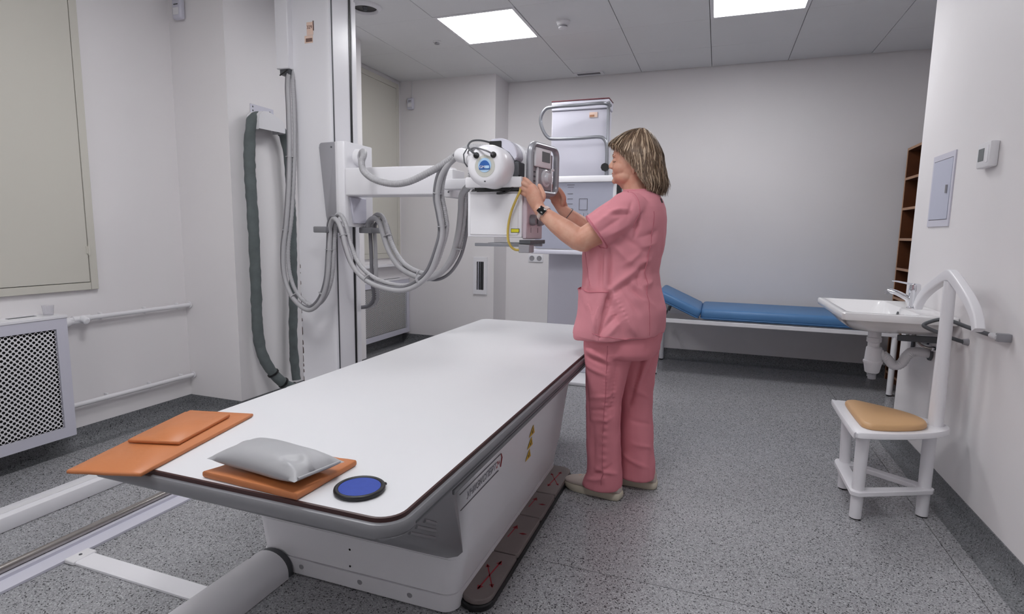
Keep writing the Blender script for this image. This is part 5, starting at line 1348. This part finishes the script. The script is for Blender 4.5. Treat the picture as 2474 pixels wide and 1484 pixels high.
# sleeves
tube(bm, [(-0.325, 2.44, 1.322), (-0.35, 2.405, 1.308), (-0.39, 2.385, 1.280), (-0.43, 2.370, 1.252), (-0.462, 2.360, 1.228), (-0.485, 2.354, 1.211)], [0.060, 0.076, 0.080, 0.079, 0.078, 0.077], 28)
tube(bm, [(-0.325, 2.68, 1.322), (-0.355, 2.715, 1.308), (-0.405, 2.74, 1.280), (-0.455, 2.757, 1.250), (-0.495, 2.768, 1.222)], [0.060, 0.075, 0.078, 0.076, 0.074], 28)
top_me = remeshed(bm, 0.0055, 10, 0.5)
FOLDS = [  # creases of the tunic as they run in the picture
    ([(-0.410, 2.355, 0.974), (-0.337, 2.355, 1.035), (-0.281, 2.355, 1.069)], 0.010, 0.014), ([(-0.400, 2.355, 0.955), (-0.330, 2.355, 1.005), (-0.270, 2.355, 1.035)], -0.008, 0.012),
    ([(-0.281, 2.355, 1.057), (-0.222, 2.40, 1.066)], -0.009, 0.008), ([(-0.275, 2.355, 1.085), (-0.222, 2.40, 1.092)], 0.006, 0.010),
    ([(-0.403, 2.355, 0.968), (-0.328, 2.355, 0.832), (-0.297, 2.355, 0.785)], 0.010, 0.014), ([(-0.425, 2.355, 0.94), (-0.372, 2.355, 0.83), (-0.345, 2.355, 0.765)], -0.009, 0.014),
    ([(-0.410, 2.355, 0.967), (-0.429, 2.355, 0.875), (-0.447, 2.355, 0.775)], -0.013, 0.010), ([(-0.435, 2.355, 0.95), (-0.462, 2.355, 0.86), (-0.468, 2.355, 0.775)], 0.009, 0.012),
    ([(-0.528, 2.40, 0.951), (-0.490, 2.37, 0.882), (-0.459, 2.355, 0.793)], 0.009, 0.014), ([(-0.340, 2.355, 0.995), (-0.255, 2.37, 0.927)], -0.009, 0.012), ([(-0.318, 2.355, 1.01), (-0.24, 2.38, 0.95)], 0.008, 0.012),
    ([(-0.255, 2.37, 0.997), (-0.210, 2.43, 1.016)], 0.009, 0.014), ([(-0.445, 2.355, 0.787), (-0.380, 2.355, 0.869)], -0.008, 0.010), ([(-0.42, 2.355, 0.77), (-0.36, 2.355, 0.84)], 0.006, 0.010),
    ([(-0.420, 2.355, 1.145), (-0.414, 2.355, 0.985)], -0.011, 0.007), ([(-0.462, 2.355, 1.144), (-0.456, 2.355, 0.981)], -0.010, 0.014), ([(-0.440, 2.355, 1.15), (-0.436, 2.355, 0.985)], 0.009, 0.011), ([(-0.511, 2.39, 1.135), (-0.509, 2.38, 0.986)], 0.008, 0.016), ([(-0.545, 2.43, 1.12), (-0.54, 2.42, 0.98)], -0.006, 0.014),
    ([(-0.410, 2.355, 1.163), (-0.322, 2.355, 1.080)], 0.009, 0.014), ([(-0.378, 2.355, 1.200), (-0.274, 2.37, 1.132)], -0.008, 0.014), ([(-0.308, 2.36, 1.148), (-0.215, 2.42, 1.167)], 0.006, 0.014), ([(-0.302, 2.36, 1.190), (-0.215, 2.42, 1.216)], -0.006, 0.014), ([(-0.356, 2.355, 1.079), (-0.282, 2.36, 1.128)], 0.007, 0.012),
    ([(-0.271, 2.37, 1.064), (-0.292, 2.36, 0.978)], -0.006, 0.010), ([(-0.299, 2.36, 0.944), (-0.214, 2.41, 0.914)], 0.006, 0.016), ([(-0.369, 2.355, 0.975), (-0.288, 2.36, 0.875)], -0.006, 0.012), ([(-0.539, 2.42, 1.072), (-0.523, 2.41, 0.976)], -0.006, 0.012),
    ([(-0.416, 2.30, 1.297), (-0.346, 2.33, 1.302)], 0.007, 0.009), ([(-0.42, 2.30, 1.280), (-0.34, 2.33, 1.284)], -0.007, 0.009), ([(-0.335, 2.33, 1.336), (-0.350, 2.32, 1.262)], -0.006, 0.009), ([(-0.474, 2.28, 1.246), (-0.375, 2.30, 1.313)], 0.006, 0.010), ([(-0.455, 2.28, 1.213), (-0.365, 2.31, 1.272)], -0.007, 0.012), ([(-0.43, 2.29, 1.19), (-0.345, 2.33, 1.24)], 0.006, 0.012),
    ([(-0.410, 2.40, 1.366), (-0.475, 2.33, 1.280)], -0.006, 0.010), ([(-0.377, 2.40, 1.372), (-0.425, 2.33, 1.323)], 0.005, 0.010), ([(-0.30, 2.36, 1.29), (-0.315, 2.34, 1.19)], -0.010, 0.008), ([(-0.24, 2.48, 1.24), (-0.22, 2.54, 1.12)], 0.004, 0.02)]
fold(top_me, FOLDS)
for v, nv in zip(top_me.vertices, normals(top_me)):
    p = v.co.copy()
    v.co = p + nv * (0.0030 * noise.noise(p * 11) + 0.0016 * noise.noise(p * 26))
    if p.z < 0.83:  # skirt of the tunic falls in soft waves and dips at the side
        an = math.atan2(p.y - PY, p.x + 0.40); f = (0.83 - p.z) / 0.09
        v.co += Vector((math.cos(an), math.sin(an), 0)) * 0.008 * f * math.sin(an * 7 + 0.6)
        v.co.z -= 0.006 * f * (0.5 + 0.5 * math.sin(an * 2 + 1.2))
scrub = obj('scrub_top', top_me, PINK, person)
dg = bpy.context.evaluated_depsgraph_get(); dg.update()
top_bv = BVHTree.FromObject(scrub, dg)


def lay(bv, pts, r, name, m, parent, per=6, lift=0.0):
    """a thin stitched line lying on a surface"""
    out = []
    for p in spline(pts, per):
        loc, nrm, _, _ = bv.find_nearest(p)
        if loc is not None: out.append(loc + nrm * lift)
    bm = nb(); tube(bm, out, r, 6); return obj(name, bm, m, parent, 60)


lay(top_bv, [(-0.375, 2.47, 1.39), (-0.350, 2.40, 1.375), (-0.315, 2.355, 1.33), (-0.300, 2.345, 1.27), (-0.312, 2.345, 1.225)], 0.0020, 'armhole_seam', PINK_D, scrub)
lay(top_bv, [(-0.255, 2.41, 1.30), (-0.250, 2.40, 1.20), (-0.255, 2.39, 1.05), (-0.245, 2.385, 0.92), (-0.238, 2.39, 0.78)], 0.0018, 'back_seam', PINK_D, scrub)
lay(top_bv, [(-0.535, 2.46, 1.16), (-0.515, 2.40, 1.05), (-0.505, 2.378, 0.98)], 0.0018, 'front_seam', PINK_D, scrub)
lay(top_bv, [(-0.398, 2.60, 1.392), (-0.405, 2.56, 1.392), (-0.395, 2.51, 1.394), (-0.36, 2.477, 1.396), (-0.32, 2.477, 1.394), (-0.285, 2.50, 1.392), (-0.270, 2.56, 1.39), (-0.285, 2.62, 1.392), (-0.34, 2.645, 1.395), (-0.398, 2.60, 1.392)], 0.0045, 'neckband', PINK, scrub)
for cpt, ax, rr in (((-0.482, 2.355, 1.213), (-0.72, -0.2, -0.53), 0.083), ((-0.490, 2.767, 1.226), (-0.75, 0.2, -0.53), 0.079)):
    u, v = ring_frame(Vector(ax)); pts = [Vector(cpt) + (u * math.cos(a) + v * math.sin(a)) * rr for a in [2 * PI * k / 24 for k in range(25)]]
    lay(top_bv, pts, 0.0030, 'sleeve_hem', PINK_D if cpt[1] < 2.5 else PINK, scrub, 2, 0.0004)
pts = [Vector((-0.40 + 0.22 * math.cos(a), PY + 0.25 * math.sin(a), 0.772 + 0.02 * math.cos(a + PI))) for a in [2 * PI * k / 40 for k in range(41)]]
lay(top_bv, pts, 0.0016, 'hem_seam', PINK_D, scrub, 2)
# patch pocket on the near front: a sheet of cloth laid over the tunic, gaping a little at its upper edge
bm = nb(); NU, NV = 26, 22; GP = []
tl, tm, tr = Vector((-0.590, 2.53, 0.962)), Vector((-0.535, 2.385, 0.945)), Vector((-0.418, 2.34, 0.962))
bl, bm_, br = Vector((-0.610, 2.53, 0.765)), Vector((-0.555, 2.385, 0.755)), Vector((-0.455, 2.33, 0.752))
for i in range(NU + 1):
    u = i / NU; row = []
    top_p = tl * (1 - u) ** 2 + tm * (2 * u * (1 - u)) + tr * u * u; bot_p = bl * (1 - u) ** 2 + bm_ * (2 * u * (1 - u)) + br * u * u
    for j in range(NV + 1):
        v = j / NV; loc, nrm, _, _ = top_bv.find_nearest(bot_p.lerp(top_p, v))
        gape = 0.016 * max(0.0, (v - 0.45) / 0.55) ** 2 * math.sin(PI * min(1, u * 0.9 + 0.05)) ** 0.7
        row.append(bm.verts.new(loc + nrm * (0.0022 + gape)))
    GP.append(row)
for i in range(NU):
    for j in range(NV): bm.faces.new((GP[i][j], GP[i + 1][j], GP[i + 1][j + 1], GP[i][j + 1]))
bm.normal_update(); hem = [v.co.copy() for v in (r[-1] for r in GP)]
bmesh.ops.solidify(bm, geom=bm.faces[:], thickness=0.0018)
obj('pocket', bm, PINK, scrub, 60)
bm = nb(); tube(bm, hem, 0.0022, 6); obj('pocket_hem', bm, PINK_D, scrub, 60)
loc, nrm, _, _ = top_bv.find_nearest(Vector((-0.235, 2.50, 1.348))); e1 = Vector((0, 0, 1)).cross(nrm).normalized()
bm = nb(); box(bm, -0.007, 0.007, -0.010, 0.010, -0.0005, 0.002, 0.0005, 1, basis(loc + nrm * 0.001, e1, nrm.cross(e1), nrm)); obj('care_label', bm, BLACK, scrub)

# trousers
bm = nb()


def leg_rings(spec):
    return [oval((xf + xb) / 2, cy, z, (xb - xf) / 2, hw, 36, 2.3) for z, xf, xb, cy, hw in spec]


loft(bm, leg_rings([(0.86, -0.55, -0.215, 2.56, 0.185), (0.80, -0.555, -0.208, 2.56, 0.195), (0.73, -0.548, -0.214, 2.56, 0.20), (0.69, -0.535, -0.222, 2.56, 0.198), (0.665, -0.52, -0.235, 2.56, 0.185)]))
loft(bm, leg_rings([(0.76, -0.545, -0.285, 2.475, 0.105), (0.66, -0.538, -0.325, 2.478, 0.102), (0.56, -0.531, -0.350, 2.484, 0.096), (0.46, -0.526, -0.366, 2.488, 0.090), (0.36, -0.524, -0.368, 2.490, 0.086), (0.26, -0.520, -0.362, 2.490, 0.084), (0.16, -0.512, -0.355, 2.490, 0.084), (0.10, -0.515, -0.350, 2.490, 0.086), (0.066, -0.528, -0.348, 2.492, 0.088), (0.045, -0.532, -0.350, 2.492, 0.088)]))
loft(bm, leg_rings([(0.76, -0.48, -0.212, 2.645, 0.105), (0.66, -0.460, -0.226, 2.646, 0.102), (0.56, -0.43, -0.238, 2.648, 0.096), (0.46, -0.412, -0.245, 2.650, 0.091), (0.36, -0.400, -0.242, 2.650, 0.088), (0.26, -0.392, -0.234, 2.650, 0.086), (0.16, -0.388, -0.225, 2.650, 0.086), (0.09, -0.388, -0.216, 2.650, 0.088), (0.050, -0.390, -0.214, 2.650, 0.089)]))
tr_me = remeshed(bm, 0.0060, 5, 0.5)
fold(tr_me, [([(-0.405, 2.39, 0.731), (-0.418, 2.39, 0.601), (-0.421, 2.40, 0.412), (-0.421, 2.40, 0.10)], 0.007, 0.012), ([(-0.38, 2.40, 0.72), (-0.385, 2.40, 0.58), (-0.39, 2.41, 0.40)], -0.007, 0.014),
             ([(-0.495, 2.42, 0.697), (-0.411, 2.38, 0.664)], 0.006, 0.011), ([(-0.50, 2.43, 0.67), (-0.415, 2.38, 0.64)], -0.006, 0.010), ([(-0.502, 2.43, 0.630), (-0.418, 2.39, 0.596)], 0.005, 0.011), ([(-0.515, 2.44, 0.722), (-0.404, 2.38, 0.700)], -0.005, 0.011),
             ([(-0.288, 2.56, 0.687), (-0.309, 2.56, 0.556), (-0.339, 2.57, 0.423)], -0.010, 0.012), ([(-0.245, 2.56, 0.709), (-0.285, 2.56, 0.60), (-0.316, 2.56, 0.48)], 0.009, 0.013), ([(-0.225, 2.58, 0.66), (-0.29, 2.56, 0.52)], -0.006, 0.012), ([(-0.324, 2.56, 0.499), (-0.234, 2.58, 0.454)], 0.005, 0.010), ([(-0.338, 2.47, 0.609), (-0.352, 2.47, 0.327)], -0.006, 0.010),
             ([(-0.458, 2.41, 0.156), (-0.345, 2.42, 0.135)], 0.007, 0.010), ([(-0.476, 2.42, 0.113), (-0.384, 2.41, 0.177)], -0.007, 0.009), ([(-0.50, 2.43, 0.09), (-0.42, 2.40, 0.115)], 0.006, 0.009), ([(-0.497, 2.42, 0.479), (-0.379, 2.41, 0.512)], 0.004, 0.010), ([(-0.486, 2.42, 0.423), (-0.376, 2.41, 0.446)], -0.005, 0.009), ([(-0.48, 2.42, 0.38), (-0.38, 2.41, 0.40)], 0.005, 0.010),
             ([(-0.313, 2.57, 0.237), (-0.220, 2.60, 0.214)], 0.005, 0.010), ([(-0.327, 2.57, 0.349), (-0.225, 2.59, 0.326)], -0.005, 0.010), ([(-0.36, 2.57, 0.17), (-0.24, 2.58, 0.12)], 0.006, 0.010), ([(-0.51, 2.43, 0.55), (-0.50, 2.42, 0.30)], -0.005, 0.014), ([(-0.475, 2.40, 0.34), (-0.47, 2.40, 0.14)], -0.006, 0.011)])
for v, nv in zip(tr_me.vertices, normals(tr_me)): v.co += nv * (0.0030 * noise.noise(v.co * Vector((12, 12, 7)).x) + 0.0014 * noise.noise(v.co * 28))
trousers = obj('trousers', tr_me, PINK_T, person)
dg = bpy.context.evaluated_depsgraph_get(); dg.update()
tr_bv = BVHTree.FromObject(trousers, dg)
lay(tr_bv, [(-0.42, 2.35, 0.73), (-0.43, 2.36, 0.5), (-0.43, 2.38, 0.3), (-0.43, 2.38, 0.08)], 0.0016, 'side_seam', PINK_D, trousers)


# ---- shoes
def shoe(heel, toe, wdt):
    h, q = Vector(heel), Vector(toe); d = (q - h).normalized(); L_ = (q - h).length; s = Vector((-d.y, d.x, 0))
    def ring(f, w_, z0, z1, e=2.4):
        out = []
        for k in range(24):
            a = 2 * PI * k / 24; c, sn = math.cos(a), math.sin(a)
            y = wdt * w_ * math.copysign(abs(c) ** (2 / e), c); z = (z0 + z1) / 2 + (z1 - z0) / 2 * math.copysign(abs(sn) ** (2 / e), sn)
            out.append(h + d * (L_ * f) + s * y + Vector((0, 0, z)))
        return out
    bm = nb(); loft(bm, [ring(f, w_, 0.024, z1) for f, w_, z1 in ((0.02, 0.45, 0.060), (0.05, 0.66, 0.085), (0.12, 0.78, 0.100), (0.25, 0.82, 0.104), (0.38, 0.84, 0.098), (0.52, 0.92, 0.083), (0.68, 0.98, 0.069), (0.82, 0.92, 0.058), (0.92, 0.74, 0.050), (0.975, 0.46, 0.042), (0.995, 0.2, 0.036))])
    up = obj('shoe', bm, SHOE, person, 70)
    bm = nb()
    prof = [(0.0, 0.42), (0.03, 0.70), (0.12, 0.86), (0.28, 0.88), (0.45, 0.90), (0.62, 1.02), (0.74, 1.04), (0.86, 0.94), (0.95, 0.70), (0.995, 0.36)]
    ol = [h + d * (L_ * f) + s * (wdt * w_) for f, w_ in prof] + [h + d * (L_ * f) - s * (wdt * w_) for f, w_ in prof[::-1]]
    cc = sum(ol, Vector()) / len(ol)
    sm = spline(ol, 3, closed=True)
    def lay_(z0, z1, g): return [cc + (p - cc) * g + Vector((0, 0, z1 if (p - h).dot(d) < L_ * 0.75 else z0)) for p in sm]
    loft(bm, [[cc + (p - cc) * g + Vector((0, 0, z + tt * max(0.0, ((p - h).dot(d) / L_ - 0.75) / 0.25) ** 2 * 0.012)) for p in sm] for z, g, tt in ((0.0012, 0.955, 1), (0.006, 0.99, 1), (0.018, 1.0, 0.8), (0.030, 0.985, 0.3), (0.033, 0.95, 0.2))])
    obj('sole', bm, SOLE, up, 60)
    for f in (0.58, 0.63, 0.68):
        bm = nb(); tube(bm, [h + d * (L_ * f) + s * (wdt * y) + Vector((0, 0, (0.082 - (f - 0.52) * 0.085) - 0.014 * (y * 1.5) ** 2 + 0.002)) for y in (-0.5, -0.25, 0, 0.25, 0.5)], 0.002, 6); obj('lace', bm, SHOE, up)
    return up


shoe((-0.345, 2.472, 0), (-0.628, 2.528, 0), 0.048)
shoe((-0.205, 2.655, 0), (-0.488, 2.672, 0), 0.048)

# ---- watch on the near wrist, bracelet on the far one
d = (Vector((-0.735, 2.376, 1.303)) - Vector((-0.70, 2.368, 1.276))).normalized()
c = Vector((-0.716, 2.3715, 1.288))
u, v = ring_frame(d)
bm = nb()
q = [c + (u * math.cos(a) + v * math.sin(a)) * 0.0335 for a in [2 * PI * k / 32 for k in range(32)]]
tube(bm, q, 0.009, 10, closed=True, flat=(1.0, 0.22), up=tuple(d)); wt = obj('watch', bm, mat('pale_watch_strap', rgb(206, 186, 178), 0.5, var=0.05), person, 60)
nrm = Vector((0.18, -0.96, 0.16)); nrm = (nrm - d * nrm.dot(d)).normalized(); sd = d.cross(nrm)
WM = basis(c + nrm * 0.0335, sd, d, nrm)
bm = nb(); box(bm, -0.0165, 0.0165, -0.0195, 0.0195, -0.004, 0.006, 0.005, 3, WM); obj('watch_case', bm, mat('rose_gold', rgb(214, 186, 176), 0.25, 0.7, var=0.03), wt)
bm = nb(); box(bm, -0.0152, 0.0152, -0.0182, 0.0182, 0.003, 0.0072, 0.003, 2, WM); obj('watch_glass', bm, GLASS_BLACK, wt)
bm = nb(); cyl(bm, WM @ Vector((0.0165, 0.006, 0.001)), WM @ Vector((0.0190, 0.006, 0.001)), 0.003, n=10); obj('watch_crown', bm, MATS['rose_gold'], wt)
d = (Vector((-0.724, 2.732, 1.316)) - Vector((-0.697, 2.742, 1.294))).normalized(); u, v = ring_frame(d); c = Vector((-0.700, 2.741, 1.297))
bm = nb(); tube(bm, [c + (u * math.cos(a) + v * math.sin(a)) * 0.034 for a in [2 * PI * k / 28 for k in range(28)]], 0.0016, 8, closed=True); obj('bracelet', bm, DARK_GREY, person)
